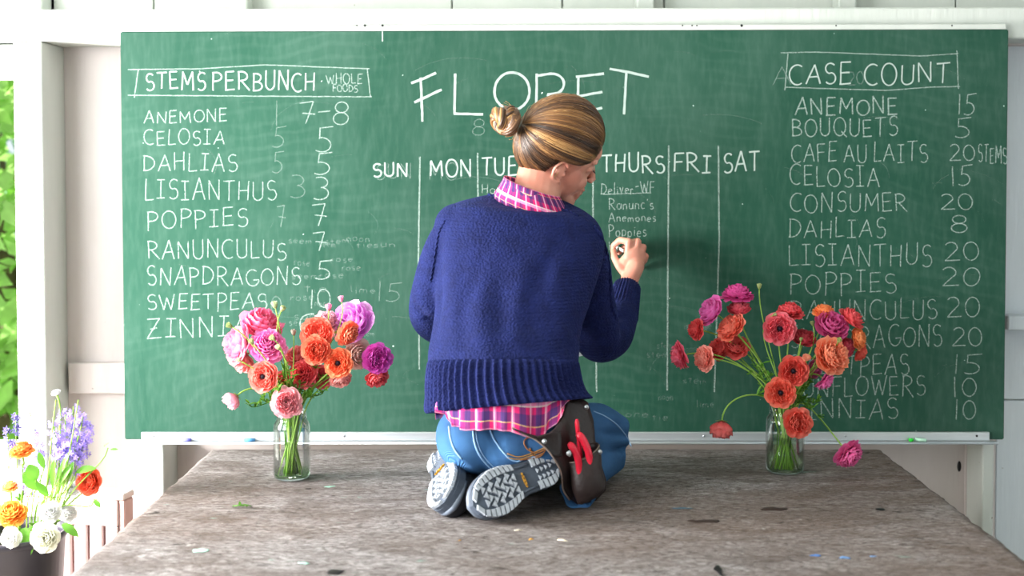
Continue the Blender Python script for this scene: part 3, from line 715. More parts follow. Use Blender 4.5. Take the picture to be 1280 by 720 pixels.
# locks laid over the shell, combed back to the bun
for q in range(2000):
    s = 1 if random.random() < .62 else -1; u = random.random(); st = hl(u, s)
    t0 = random.choice([0, 0, random.uniform(0, .5)]); amp = random.uniform(.992, 1.03); tone = min(1, max(0, .42+.9*noise.noise(V((u*17, s*3, 1)))+random.gauss(0, .13)-(.22 if u > .62 else 0)))
    rr = random.uniform(.0005, .0012); sway = random.uniform(-.05, .05); pts = []; rs = []
    side = st.cross(BD).normalized(); n = 11
    for k in range(n):
        t = t0+(1.0-t0)*k/(n-1); d = slerp(st, BD, t); d = (d+side*sway*math.sin(math.pi*t)).normalized()
        pts.append(hs(d, amp*(.985+.045*math.sin(math.pi*min(1, t*1.05+.05))))); rs.append(rr*(.45+.75*math.sin(math.pi*(k+.7)/(n+.4))))
    rows = tube(bm, pts, rs, 5, True, 1)
    for r_ in rows:
        for v in r_: v[lay] = tone
hair = build('hair', bm, M_HAIR, per, True)
# bun: three thick twisted coils
bm = bmesh.new(); lay = bm.verts.layers.float.new('tone')
BC = hs(BD, 1.0)-HF*.026+HU*.002; bx = HF*-1; 
BU = (HU*.9-HF*.3).normalized(); BR = HR
def coil(c, a, b, ax, R, r, turns, ph, n=40, tones=.46):
    core = []
    for k in range(n+1):
        t = k/n; an = ph+turns*2*math.pi*t; rad = R*(1-.35*t)
        core.append(c+a*(rad*math.cos(an))+b*(rad*math.sin(an))+ax*(.010*math.sin(t*5)+.016*t))
    fr = frames(core)
    for j in range(16):
        p = []; tone = min(1, max(.0, random.gauss(tones, .2))); ro = r*random.uniform(.55, 1.0)
        for k, cp in enumerate(core):
            an = j/16*2*math.pi+k*.22; rr = ro*(math.sin(math.pi*(k+1.5)/(len(core)+2))**.3)
            p.append(cp+fr[k][0]*math.cos(an)*rr+fr[k][1]*math.sin(an)*rr)
        for r_ in tube(bm, p, r*.30, 6):
            for v in r_: v[lay] = tone
    for r_ in tube(bm, core, r*.8, 8):
        for v in r_: v[lay] = .3
coil(BC, BU, BR, bx, .026, .017, 1.25, .3); coil(BC-HF*.022-HU*.006, BU, BR, bx, .021, .015, 1.1, 2.4); coil(BC-HF*.006+HU*.016, BR, BU, bx, .014, .011, .8, 4.0)
for j in range(14):
    a = random.uniform(0, 6.28); p0 = BC+BU*math.cos(a)*.03+BR*math.sin(a)*.03; p1 = p0+(BU*math.cos(a)+BR*math.sin(a))*random.uniform(.006, .016)-HF*random.uniform(-.01, .02)
    for r_ in tube(bm, bez(p0, p0.lerp(p1, .6), p1, p1-HF*.01, 6), .0006, 4):
        for v in r_: v[lay] = .8
build('bun', bm, M_HAIR, per, True)
bm = bmesh.new(); lay = bm.verts.layers.float.new('tone')
def wisp(pts, r, tone):
    for r_ in tube(bm, crom(pts, 6), r, 4):
        for v in r_: v[lay] = tone
for q in range(26):
    u = random.uniform(.60, 1); s = random.choice((1, 1, -1)); d = hl(u, s); p = hs(d, .97); q1 = p-HU*random.uniform(.012, .03)-HF*random.uniform(-.004, .01)+HR*random.uniform(-.004, .006); wisp([p, p.lerp(q1, .6)+HR*.003, q1], random.uniform(.0005, .0011), random.uniform(.2, .6))
for q in range(6): wisp([H(-.02, .078, -.0), H(-.028, .074, -.03-.002*q), H(-.022-.002*q, .066, -.060-.003*q), H(-.024, .060, -.082)], .0008, .95)
for q in range(30):
    u = random.uniform(0, .5); d = hl(u, random.choice((1, -1))); t = random.uniform(.05, .8); d0 = slerp(d, BD, t); d1_ = slerp(d, BD, t+.12); wisp([hs(d0, 1.03), hs(slerp(d, BD, t+.06), 1.075), hs(d1_, 1.06)], .0004, .8)
build('loose_strands', bm, M_HAIR, per, True)
# ---- knitted sweater
def knit_mat(name, a, b, sx=150):
    m = NT(name); co = m.coords()
    wv = m.n('ShaderNodeTexVoronoi'); wv.inputs['Scale'].default_value = 1; m.l(m.coords((sx*1.15, sx*.8, sx*1.5)), wv.inputs['Vector'])
    row = m.n('ShaderNodeTexWave'); row.bands_direction = 'Z'; row.inputs['Scale'].default_value = 38; row.inputs['Distortion'].default_value = 2.0; row.inputs['Detail'].default_value = 2; m.l(co, row.inputs['Vector'])
    f = m.noise(co, 30, 4)
    c = m.mix(m.ramp(f, [(.3, (0, 0, 0)), (.7, (1, 1, 1))]), srgb(b), srgb(a)); c = m.mix(m.math('MULTIPLY', wv.outputs['Distance'], .35), c, srgb('0e1238'))
    m.base(c, .9, .15); m.b.inputs['Sheen Weight'].default_value = .12; m.b.inputs['Sheen Tint'].default_value = srgb('6a7ad0')
    h = m.math('SUBTRACT', m.math('MULTIPLY', row.outputs['Fac'], .35), wv.outputs['Distance']); m.bump(h, .0024, .8); return m.m
M_KNIT = knit_mat('navy_knit', '1a2355', '131a42'); M_RIB = knit_mat('navy_rib', '1b2456', '141b45', 170)
def ring(x, y, d, hw, hd, tilt=0, lean=0):
    c = at(x, y, d); a = at(x+hw, y+tilt*.5, d)-c; b = V((0, hd, -lean)); return (c, a, b)
torso = [ring(666, 251, .46, 44, .060, 10, -.02), ring(661, 256, .47, 70, .080, 16, -.012), ring(655, 267, .48, 92, .096, 20, .0), ring(652, 290, .49, 104, .105, 16), ring(650, 320, .51, 104, .115, 8),
         ring(643, 365, .54, 99, .122, 4), ring(634, 410, .58, 94, .128, 0), ring(630, 440, .61, 95, .135), ring(629, 456, .63, 94, .134), ring(629, 466, .64, 89, .128), ring(630, 474, .645, 80, .115)]
def blouse(o, nm):
    return o
bm = bmesh.new(); add_pyd(bm, *loft(refine(torso, 4), 72))
# sleeves: shoulder, upper arm, elbow, forearm
def sleeve(bm, pts, n=20):
    P_ = crom([p for p, r in pts], 6); rs = []
    for i in range(len(pts)-1): rs += [pts[i][1]+(pts[i+1][1]-pts[i][1])*k/6 for k in range(6)]
    rs.append(pts[-1][1]); tube(bm, P_, rs, n)
ball(bm, at(722, 300, .455), .062, 20); ball(bm, at(572, 284, .485), .058, 20)
RS = [(at(716, 296, .46), .060), (at(730, 322, .43), .061), (at(735, 360, .385), .062), (at(742, 400, .35), .063), (at(748, 424, .315), .059), (at(764, 420, .26), .054), (at(774, 398, .20), .049), (at(779, 384, .155), .041), (at(783, 376, .14), .034)]
LS = [(at(580, 284, .49), .056), (at(563, 306, .485), .058), (at(549, 345, .475), .058), (at(541, 380, .46), .058), (at(543, 398, .43), .056), (at(560, 408, .38), .052), (at(592, 416, .31), .044), (at(622, 422, .26), .035)]
sleeve(bm, RS); sleeve(bm, LS)
swe = union(bm, .0048, 9, .6)
folds = []   # (p0, p1, width, height): soft ridges and valleys of the cloth
def fold(a, b, wd, h): folds.append((V(a), V(b), wd, h))
fold(at(700, 455, .75), at(640, 475, .80), .014, .006); fold(at(712, 435, .70), at(655, 462, .80), .018, -.006); fold(at(715, 425, .66), at(690, 395, .72), .016, .007)
fold(at(600, 350, .66), at(592, 440, .76), .030, .006); fold(at(625, 330, .66), at(618, 440, .78), .022, -.005); fold(at(655, 340, .66), at(645, 400, .72), .026, .005)
fold(at(545, 300, .55), at(546, 420, .62), .014, -.007); fold(at(560, 300, .60), at(565, 430, .70), .02, .004)
fold(at(568, 440, .74), at(630, 452, .78), .012, .005); fold(at(720, 330, .50), at(716, 420, .58), .018, -.009); fold(at(690, 300, .62), at(704, 390, .66), .03, .005)
fold(at(610, 300, .64), at(575, 400, .70), .016, -.005); fold(at(700, 300, .58), at(660, 380, .70), .02, -.005); fold(at(560, 420, .72), at(700, 425, .74), .016, .005)
fold(at(745, 380, .42), at(785, 398, .22), .010, -.005); fold(at(745, 400, .40), at(788, 410, .22), .009, .005); fold(at(750, 418, .37), at(784, 420, .22), .009, -.004); fold(at(512, 380, .50), at(545, 405, .52), .010, -.005); fold(at(508, 400, .5), at(545, 392, .52), .008, .004)
for i in range(16):
    x = random.uniform(560, 710); y = random.uniform(290, 440); fold(at(x, y, .72), at(x+random.uniform(-30, 30), y+random.uniform(20, 70), .74), random.uniform(.012, .03), random.uniform(-.0035, .0035))
def foldfn(co, no):
    out = np.zeros(len(co))
    for a, b, wd, h in folds:
        a_, b_ = np.array(a), np.array(b); ab = b_-a_; t = np.clip(((co-a_)@ab)/(ab@ab), 0, 1); q = a_+t[:, None]*ab
        dd = co-q; dd[:, 1] *= .35; r2 = (dd**2).sum(1); out += 1.7*h*np.exp(-r2/(wd*wd))*np.sin(np.pi*np.clip(t*.8+.1, 0, 1))
    out += .0012*np.sin(co[:, 0]*31+co[:, 2]*17)*np.sin(co[:, 2]*23+1)
    return out
displace(swe, foldfn)
sweater = finish('sweater', swe, M_KNIT, per)
def ribdisp(N, h):
    return lambda p, i, t, nrm: p+nrm*(h*(1-2*abs(math.sin(N*t/2))**1.6))
hem = [ring(629, 450, .64, 90, .128, 0, .02), ring(629, 454, .642, 93, .136, 0, .02), ring(629, 466, .646, 95, .142, -2, .022), ring(630, 480, .65, 97, .144, -4, .024), ring(632, 492, .654, 99, .146, -8, .026), ring(634, 501, .658, 102, .148, -14, .028), ring(636, 506, .66, 103, .147, -18, .028), ring(636, 507.5, .66, 99, .142, -18, .028), ring(636, 502, .66, 93, .135, -16, .028)]
vs, fs = loft(refine(hem, 4), 60*8, False, ribdisp(60, .0042)); pyd('hem_rib', vs, fs, M_RIB, sweater)
def cuff(p0, p1, r0, r1, N, name='cuff'):
    ax = (p1-p0); a = ax.orthogonal().normalized(); b = ax.normalized().cross(a)
    rr = [(p0, a*r0*.9, b*r0*.9)]+[(p0.lerp(p1, t), a*(r0+(r1-r0)*t), b*(r0+(r1-r0)*t)) for t in (0, .2, .4, .6, .8, 1)]+[(p1, a*r1*.86, b*r1*.86), (p1.lerp(p0, .3), a*r1*.8, b*r1*.8)]
    vs, fs = loft(rr, N*8, False, ribdisp(N, .0016)); pyd(name, vs, fs, M_RIB, sweater)
cuff(at(775, 396, .19), at(784, 359, .105), .047, .0355, 30); cuff(LS[-2][0], LS[-1][0]+d1*.01, .044, .036, 30)
# cable seams along the sleeve heads and the neck edge
def braid(pts, r, name):
    P_ = crom(pts, 10); fr = frames(P_); bm = bmesh.new()
    for ph in (0, math.pi):
        tube(bm, [p+fr[i][0]*math.cos(i*.9+ph)*r*.6+fr[i][1]*math.sin(i*.9+ph)*r*.6 for i, p in enumerate(P_)], r*.75, 6)
    return build(name, bm, M_RIB, sweater, True)
bvh_s = BVHTree.FromPolygons([tuple(v.co) for v in swe.vertices], [tuple(p.vertices) for p in swe.polygons])
def hit(bvh, x, y, off=0.0, dflt=.6):
    r = ray(x, y).normalized(); h = bvh.ray_cast(CAMLOC, r)
    return (h[0]-r*off) if h[0] else at(x, y, dflt)
braid([hit(bvh_s, x, y) for x, y in ((742, 283), (751, 296), (758, 315), (762, 340), (763, 365), (765, 385), (770, 398))], .0040, 'cable_seam')
braid([hit(bvh_s, x, y) for x, y in ((556, 276), (549, 290), (545, 310), (541, 335), (538, 352))], .0025, 'cable_seam')
nk = [hit(bvh_s, x, y, .001) for x, y in ((610, 244), (625, 247), (640, 251), (656, 254), (672, 257), (690, 260), (708, 264), (722, 270))]
braid(nk, .0042, 'neckband')
# ---- plaid shirt
def plaid_mat():
    m = NT('plaid_cotton'); uv = m.n('ShaderNodeUVMap'); sep = m.n('ShaderNodeSeparateXYZ'); m.l(uv.outputs[0], sep.inputs[0])
    def band(sock, k, ph, lo, hi):
        x = m.math('FRACT', m.math('ADD', m.math('MULTIPLY', sock, k), ph)); r = m.ramp(x, [(0, (0, 0, 0)), (lo, (0, 0, 0)), (lo+.03, (1, 1, 1)), (hi, (1, 1, 1)), (min(.999, hi+.03), (0, 0, 0))]); return r
    u, v = sep.outputs[0], sep.outputs[1]; c = srgb('cc2566')
    c = m.mix(m.math('MULTIPLY', band(u, 1, 0, .05, .40), .72), c, srgb('2c2f66')); c = m.mix(m.math('MULTIPLY', band(v, 1, .1, .05, .38), .72), c, srgb('2c2f66'))
    c = m.mix(m.math('MULTIPLY', band(u, 1, .5, .12, .30), .55), c, srgb('f08cc0')); c = m.mix(m.math('MULTIPLY', band(v, 1, .55, .12, .28), .55), c, srgb('f3a3cb'))
    c = m.mix(m.math('MULTIPLY', band(u, 1, .33, .0, .035), .8), c, srgb('e6e3da')); c = m.mix(m.math('MULTIPLY', band(v, 1, .30, .0, .035), .8), c, srgb('ded8c9'))
    c = m.mix(m.math('MULTIPLY', band(v, 1, .72, .0, .03), .7), c, srgb('e8c27a')); c = m.mix(m.math('MULTIPLY', band(u, 1, .85, .0, .03), .6), c, srgb('241f45'))
    m.base(c, .85, .2); m.bump(m.noise(m.coords(), 900, 2), .0003); return m.m
M_PLAID = plaid_mat()
def uvgrid(o, nu, uvf):
    me = o.data; uvl = me.uv_layers.new(name='UVMap')
    for p in me.polygons:
        us = []
        for li in p.loop_indices:
            vi = me.loops[li].vertex_index; us.append([*uvf(vi // nu, vi % nu)])
        mx = max(u for u, v in us)
        for li, (u, v) in zip(p.loop_indices, us): uvl.data[li].uv = (u, v)
NS = 128
bx_ = [533, 548, 560, 580, 610, 640, 655, 668, 684, 700, 712, 760]; by_ = [512, 521, 533, 535, 533, 535, 541, 545, 544, 524, 502, 500]
def shirt_disp(p, i, t, nrm):
    if i < 3: return p
    k = min(1, (i-2)/8)
    wob = .006*math.sin(t*9+1)+.004*math.sin(t*23)+.003*math.sin(t*41+i*.3)
    p = p+nrm*(wob*k)
    if math.sin(t) < .3:      # the half towards the camera hangs at its own length
        x = 628+96*math.cos(t); yy = float(np.interp(x, bx_, by_)); tgt = at(x, yy, .78).z; top = at(x, 492, .78).z
        p = V((p.x, p.y, top+(tgt-top)*k))
    return p
sh = [ring(631, 470, .64, 78, .105), ring(632, 480, .645, 82, .112), ring(632, 488, .65, 85, .118)]+[ring(630, 490+5*k, .655+.003*k, 90-.2*k, .128+.002*k) for k in range(9)]
vs, fs = loft(sh, NS, False, shirt_disp); shirt = pyd('plaid_shirt', vs, fs, M_PLAID, per)
uvgrid(shirt, NS, lambda i, k: ((k if k < NS else k)*.2, i*.16))
mo = shirt.modifiers.new('t', 'SOLIDIFY'); mo.thickness = .0015
# collar: a folded band standing round the neck, lower toward the right
cr = []
CCEN = at(668, 250, .455)
for k, (w_, dp, up_, f_) in enumerate(((.098, .090, -.030, 0), (.094, .090, -.016, 0), (.082, .082, .004, 0), (.070, .073, .026, 0), (.066, .069, .034, 0), (.062, .064, .032, 0), (.060, .060, .005, 0))):
    cr.append((CCEN+V((0.0-.012*(k/6), .0-.004*k, up_)), V((w_, .0, -w_*.36)), V((0, dp, .10*dp))))
vs, fs = loft(cr, NS, False, lambda p, i, t, n: p+n*(.0010*math.sin(t*5+i*.4)))
col_ = pyd('collar', vs, fs, M_PLAID, shirt); uvgrid(col_, NS, lambda i, k: (k*.17+i*.05, i*.42+k*.0))
mo = col_.modifiers.new('t', 'SOLIDIFY'); mo.thickness = .0016
# ---- jeans
def denim_mat():
    m = NT('denim'); co = m.coords(); f = m.noise(co, 7, 4)
    c = m.mix(m.ramp(f, [(.3, (0, 0, 0)), (.68, (1, 1, 1))]), srgb('24507f'), srgb('3c72ab')); tw = m.n('ShaderNodeTexWave'); tw.wave_type = 'BANDS'; tw.bands_direction = 'DIAGONAL'
    tw.inputs['Scale'].default_value = 260; tw.inputs['Distortion'].default_value = 1; m.l(co, tw.inputs['Vector'])
    c = m.mix(m.math('MULTIPLY', tw.outputs['Fac'], .25), c, srgb('7fa5cf')); m.base(c, .85, .2); m.bump(m.math('ADD', tw.outputs['Fac'], m.math('MULTIPLY', m.noise(co, 25, 3), 4)), .0012); return m.m
M_DENIM = denim_mat()
bm = bmesh.new()
ell(bm, at(593, 547, .69), (.087, 0, 0), (0, .115, 0), (0, 0, .080), 28); ell(bm, at(668, 549, .68), (.090, 0, 0), (0, .115, 0), (0, 0, .078), 28)
ell(bm, at(634, 553, .69), (.105, 0, 0), (0, .118, 0), (0, 0, .068), 28)
ell(bm, at(632, 505, .66), (.145, 0, 0), (0, .115, 0), (0, 0, .06), 28)
tz = lambda x, d, z: V((at(x, 400, d).x, -d, TZ+z))
capsule(bm, tz(676, .64, .125), .088, tz(742, .46, .112), .074, 24); capsule(bm, tz(742, .46, .112), .074, tz(752, .43, .100), .070, 24); capsule(bm, tz(754, .44, .058), .0575, tz(730, .60, .052), .050, 20); capsule(bm, tz(730, .60, .052), .050, tz(724, .68, .040), .036, 20)
capsule(bm, tz(600, .64, .125), .088, tz(668, .40, .115), .072, 24); capsule(bm, tz(668, .40, .115), .072, tz(680, .34, .105), .068, 24); capsule(bm, tz(672, .36, .058), .056, tz(600, .60, .050), .048, 20); capsule(bm, tz(600, .60, .050), .048, tz(585, .66, .050), .044, 20)
jm = union(bm, .0055, 6)
folds = []
fold(at(748, 540, .60), at(792, 545, .42), .010, -.007); fold(at(752, 566, .56), at(792, 560, .42), .008, -.010); fold(at(750, 520, .55), at(788, 530, .40), .012, .005); fold(at(745, 552, .55), at(785, 554, .42), .010, .006)
fold(at(560, 560, .80), at(600, 585, .78), .010, .003); fold(at(612, 530, .81), at(640, 590, .74), .012, -.006); fold(at(700, 560, .75), at(660, 585, .75), .01, .004); fold(at(545, 545, .72), at(575, 590, .72), .01, -.003)
fold(at(735, 590, .60), at(780, 582, .45), .008, .004); fold(at(730, 600, .62), at(770, 598, .48), .008, -.004)
displace(jm, foldfn)
jeans = finish('jeans', jm, M_DENIM, per)
bvh_j = BVHTree.FromPolygons([tuple(v.co) for v in jm.vertices], [tuple(p.vertices) for p in jm.polygons])
M_THREAD = simple('gold_thread', 'b98a4a', .7, .2); M_SEAM = simple('seam_denim', '8fb4da', .85, .2)
def seam(name, pts, r, mat, off=.0008):
    P_ = [hit(bvh_j, p.x, p.y, off, .75) for p in crom([V((x, y, 0)) for x, y in pts], 8)]; bm = bmesh.new(); tube(bm, P_, r, 6, True, .8); return build(name, bm, mat, jeans, True)
seam('centre_seam', [(591, 532), (593, 552), (599, 568), (608, 580), (617, 588)], .0026, M_SEAM); seam('centre_seam', [(594, 532), (596.5, 551), (602, 566), (611, 578), (620, 586)], .0012, M_SEAM)
seam('side_seam', [(561, 533), (563, 548), (568, 562), (577, 574)], .0022, M_SEAM)
seam('pocket_edge', [(612, 536), (618, 550), (628, 564), (638, 574), (646, 577)], .0022, M_SEAM); seam('pocket_edge', [(646, 577), (660, 573), (675, 570)], .0022, M_SEAM)
for dy in (0, 5): seam('pocket_stitching', [(634, 567+dy), (648, 571+dy*.6), (664, 567+dy*.5), (682, 559+dy*.5)], .0013, M_THREAD, .0016)
seam('thigh_seam', [(742, 514), (756, 520), (770, 530), (782, 544), (789, 558)], .0016, M_SEAM)
# jeans cuff above the boot
bm = bmesh.new(); a0, b0 = tz(735, .66, .042), tz(722, .74, .040); ax = (b0-a0).normalized(); o1 = ax.orthogonal().normalized(); o2 = ax.cross(o1)
vs, fs = loft([(a0.lerp(b0, t), o1*r, o2*r) for t, r in ((0, .036), (.3, .037), (.8, .038), (1, .039), (1, .036), (.4, .033))], 36, False, lambda p, i, t, n: p+n*.003*math.sin(t*5)); pyd('trouser_cuff', vs, fs, M_DENIM, jeans)
# ---- shoes
M_SOLE = simple('grey_rubber_lug', 'aeb4bd', .55, .4, var=.12, vs=60); M_SOLEB = simple('dark_rubber', '4d5664', .6, .35, var=.2); M_UPPER = simple('black_nubuck', '24252b', .7, .3, var=.2, bump=.001, bscale=120)
M_TOE = simple('toe_rubber', '6b7482', .5, .4); M_BADGE = simple('ochre_badge', 'd79a2b', .5); M_BADGET = simple('badge_letters', '33281a', .5)
def sole_hw(t):       # half width along the sole, t = 0 toe .. 1 heel
    return float(np.interp(t, [0, .03, .08, .16, .28, .40, .52, .62, .72, .82, .90, .96, 1], [0, .019, .033, .044, .050, .047, .038, .034, .034, .036, .034, .024, 0]))
def sole_c(t): return float(np.interp(t, [0, .2, .5, .8, 1], [.006, .002, -.004, -.002, 0]))
def shoe(toe, heel, nrm, flip):
    Ld = (heel-toe); LN = Ld.length; Ld.normalize(); n = (nrm-Ld*nrm.dot(Ld)).normalized(); W = Ld.cross(n)*flip
    def Q(t, w_, h): return toe+Ld*(t*LN)+W*w_+n*h     # h>0 outwards from the sole
    ts = [0.0, .008, .02, .04, .07, .1, .14]+[.18+.04*i for i in range(20)]+[.965, .98, .992, 1.0]
    def slab(h0, h1, k, bmx, grow=0):
        pts = [(t, max(.0005, sole_hw(t)*k+grow)) for t in ts]; out = [(t, sole_c(t)+w_) for t, w_ in pts]+[(t, sole_c(t)-w_) for t, w_ in reversed(pts)]
        a = [bmx.verts.new(Q(t, w_, h0)) for t, w_ in out]; b = [bmx.verts.new(Q(t, w_, h1)) for t, w_ in out]; N = len(out)
        for i in range(N): bmx.faces.new((a[i], a[(i+1) % N], b[(i+1) % N], b[i]))
        for q in (a, b):
            for i in range(len(ts)-1): bmx.faces.new((q[i], q[i+1], q[N-2-i], q[N-1-i]))
    # upper as a lofted last
    rings = []
    for t, hgt in ((.03, .03), (.08, .045), (.16, .055), (.28, .066), (.40, .078), (.52, .088), (.62, .096), (.74, .105), (.84, .108), (.92, .10), (.97, .07)):
        hw = sole_hw(t)*.97; rings.append((Q(t, sole_c(t), -.012-hgt*.5), W*hw, n*(hgt*.5)))
    vs, fs = loft(refine(rings, 3), 40, True, None, 2.5); root = pyd('shoe', vs, fs, M_UPPER, per)
    bmx = bmesh.new(); slab(0, -.008, .97, bmx); slab(-.008, -.024, 1.0, bmx, .001); bmesh.ops.recalc_face_normals(bmx, faces=bmx.faces); build('outsole', bmx, M_SOLEB, root)
    bmx = bmesh.new(); tt = [0.0, .01, .03, .06, .1, .15, .2]; out = []
    for sgn in (1, -1):
        out.append([Q(t+.02, sole_c(t)+sgn*(sole_hw(t)*.86), -.026) for t in tt])
    tube(bmx, out[1][::-1]+out[0][1:], .0085, 10, True, .9); build('toe_cap', bmx, M_TOE, root, True)
    def lug(poly, h=.0060, sh=.88):
        cx = sum(p[0] for p in poly)/len(poly); cw = sum(p[1] for p in poly)/len(poly); bx2 = bmesh.new()
        a = [bx2.verts.new(Q(t, w_, -.001)) for t, w_ in poly]; b = [bx2.verts.new(Q(cx+(t-cx)*sh, cw+(w_-cw)*sh, h)) for t, w_ in poly]; N = len(poly)
        for i in range(N): bx2.faces.new((a[i], a[(i+1) % N], b[(i+1) % N], b[i]))
        bx2.faces.new(b); bmesh.ops.recalc_face_normals(bx2, faces=bx2.faces); build('lug', bx2, M_SOLE, root)
    def edgept(s, k): # parameter s along one side
        t = s; return (t, sole_c(t)), sole_hw(t)
    # toe lug split in two, then notched lugs down both sides
    for sg in (1, -1):
        segs = [.012, .075, .125, .175, .225, .275, .325, .375, .425, .475, .52]
        for i, (s0, s1) in enumerate(zip(segs, segs[1:])):
            s0 += .006; s1 -= .004; o0, o1_ = sole_hw(s0), sole_hw(s1); k = .55 if i else .10; sk = .018
            lug([(s0, sole_c(s0)+sg*o0), (s1, sole_c(s1)+sg*o1_), (s1+sk, sole_c(s1)+sg*o1_*.60), (s0+sk, sole_c(s0)+sg*o0*(.60 if i else .15))])
        segs = [.72, .775, .83, .885, .94, .985]
        for s0, s1 in zip(segs, segs[1:]):
            s0 += .006; s1 -= .006; o0, o1_ = sole_hw(s0), sole_hw(s1); lug([(s0, sole_c(s0)+sg*o0), (s1, sole_c(s1)+sg*o1_), (s1, sole_c(s1)+sg*o1_*.45), (s0, sole_c(s0)+sg*o0*.45)])
    for i in range(8):
        t = .155+i*.048
        for j in (-1, 0, 1):
            w0 = sole_c(t)+j*.0165*(sole_hw(t)/.048)+(.004 if i % 2 else -.004); q = .0092
            lug([(t-.021, w0-q), (t+.026, w0), (t-.021, w0+q)] if (i+j) % 2 else [(t+.023, w0-q), (t+.023, w0+q), (t-.025, w0)], .006, .8)
    for i in range(4):
        t = .775+i*.05
        for j in (-.5, .5): lug([(t-.018, j*.016-.006), (t+.016, j*.016), (t-.018, j*.016+.006)], .005, .7)
    # instep ridge and badge
    bmx = bmesh.new()
    for sg in (1, -1):
        bmx = bmesh.new(); tube(bmx, [Q(t, sole_c(t)+sg*sole_hw(t)*.75, .001) for t in (.54, .60, .66, .71)], .003, 6); build('shank_ridge', bmx, M_SOLEB, root, True)
    bmx = bmesh.new(); N = 14; vv = [bmx.verts.new(Q(.60+.012*math.sin(2*math.pi*k/N), .0+.017*math.cos(2*math.pi*k/N), .0035)) for k in range(N)]; v2 = [bmx.verts.new(Q(.60+.012*math.sin(2*math.pi*k/N), .017*math.cos(2*math.pi*k/N), 0)) for k in range(N)]
    bmx.faces.new(vv)
    for k in range(N): bmx.faces.new((vv[k], v2[k], v2[(k+1) % N], vv[(k+1) % N]))
    bmesh.ops.recalc_face_normals(bmx, faces=bmx.faces); build('badge', bmx, M_BADGE, root)
    bmx = bmesh.new()
    for k, dx in enumerate((-.011, -.004, .004, .011)):
        tube(bmx, [Q(.590, dx, .0038), Q(.610, dx, .0038)], .0008, 4); tube(bmx, [Q(.590+.010*(k % 2), dx, .0038), Q(.590+.010*(k % 2), dx+.0035, .0038)], .0008, 4)
    build('badge_lettering', bmx, M_BADGET, root)
    bmx = bmesh.new()
    for k in range(5):
        t = .46+.05*k; hgt = .030+.066+.05*k*.3
        tube(bmx, [Q(t, sole_c(t)-.022, -hgt-.008), Q(t+.01, sole_c(t), -hgt-.016), Q(t, sole_c(t)+.022, -hgt-.008)], .0022, 6)
    build('laces', bmx, simple('lace', '70747c', .8), root, True)
    return root
HRp = at(697, 582, .775); TRp = at(590, 646, .885); TRp.z = TZ+.052
HRp.z = max(HRp.z, TZ+.07)
shoe(TRp, HRp, V((-.10, -1, .22)), 1)
TLp = at(557, 634, .84); TLp.z = TZ+.045; HLp = at(546, 575, .645); HLp.z = at(546, 570, .645).z
HLp.z += .012; shoe(TLp, HLp, V((-.50, -.78, .26)), -1)
# ---- tool pouch
M_LEATH = simple('brown_leather', '2c1f1e', .5, .45, var=.25, vs=25, bump=.0015, bscale=90); M_EDGEL = simple('leather_edge', '8b7a72', .6)
def sheetobj(name, poly, thick, mat, parent, bulge=0):
    """poly: list of (px,py,d)"""
    P_ = [at(*p) for p in poly]; c = sum(P_, V())/len(P_); bm = bmesh.new()
    nrm = V((0, 0, 0))
    for i in range(len(P_)): nrm += (P_[i]-c).cross(P_[(i+1) % len(P_)]-c)
    nrm.normalize(); 
    if nrm.y > 0: nrm = -nrm
    rows = []
    for k in (1, .8, .55, .28): rows.append([bm.verts.new(c+(p-c)*k+nrm*bulge*(1-k*k)) for p in P_])
    cc = bm.verts.new(c+nrm*bulge); N = len(P_)
    for a, b in zip(rows, rows[1:]):
        for i in range(N): bm.faces.new((a[i], a[(i+1) % N], b[(i+1) % N], b[i]))
    for i in range(N): bm.faces.new((rows[-1][i], rows[-1][(i+1) % N], cc))
    bmesh.ops.recalc_face_normals(bm, faces=bm.faces); bmesh.ops.solidify(bm, geom=bm.faces[:], thickness=thick)
    return build(name, bm, mat, parent, True), P_
pouch = empty('tool_pouch', at(735, 628, .72)); tag(pouch, 'dark brown riveted leather tool pouch hanging at hip of the kneeling woman', 'tool pouch')
pan = [(640, 536, .83), (668, 544, .825), (676, 545, .815), (694, 537, .80), (705, 521, .785), (708, 496, .76), (720, 499, .74), (735, 507, .71), (741, 525, .70), (744, 549, .70), (750, 575, .70), (758, 600, .705), (757, 613, .71), (745, 626, .72), (722, 632, .735), (713, 624, .745), (706, 612, .76), (702, 590, .785), (693, 573, .81), (682, 560, .825), (664, 548, .83)]
# split into a strap and a back panel so both stay smooth
_, PP = sheetobj('back_panel', [(683, 545, .80), (694, 537, .80), (705, 521, .765), (708, 490, .70), (720, 493, .69), (735, 503, .67), (742, 525, .68), (744, 549, .70), (750, 575, .70), (758, 600, .705), (757, 613, .71), (745, 626, .715), (722, 631, .725), (713, 624, .74), (706, 612, .76), (702, 590, .785), (693, 573, .80)], .004, M_LEATH, pouch, .004)
_, PS = sheetobj('strap', [(640, 534, .842), (654, 540, .840), (672, 545, .835), (690, 540, .82), (700, 540, .81), (702, 570, .81), (693, 573, .82), (682, 560, .832), (668, 549, .838), (654, 542, .842)], .004, M_LEATH, pouch, 0)
bm = bmesh.new(); tube(bm, crom([at(640, 534, .844), at(654, 542, .844), at(668, 549, .842), at(682, 560, .836), at(693, 574, .822), at(701, 590, .79), at(704, 612, .77), at(712, 625, .75)], 5), .0018, 6); build('edge_stitching', bm, M_EDGEL, pouch, True)
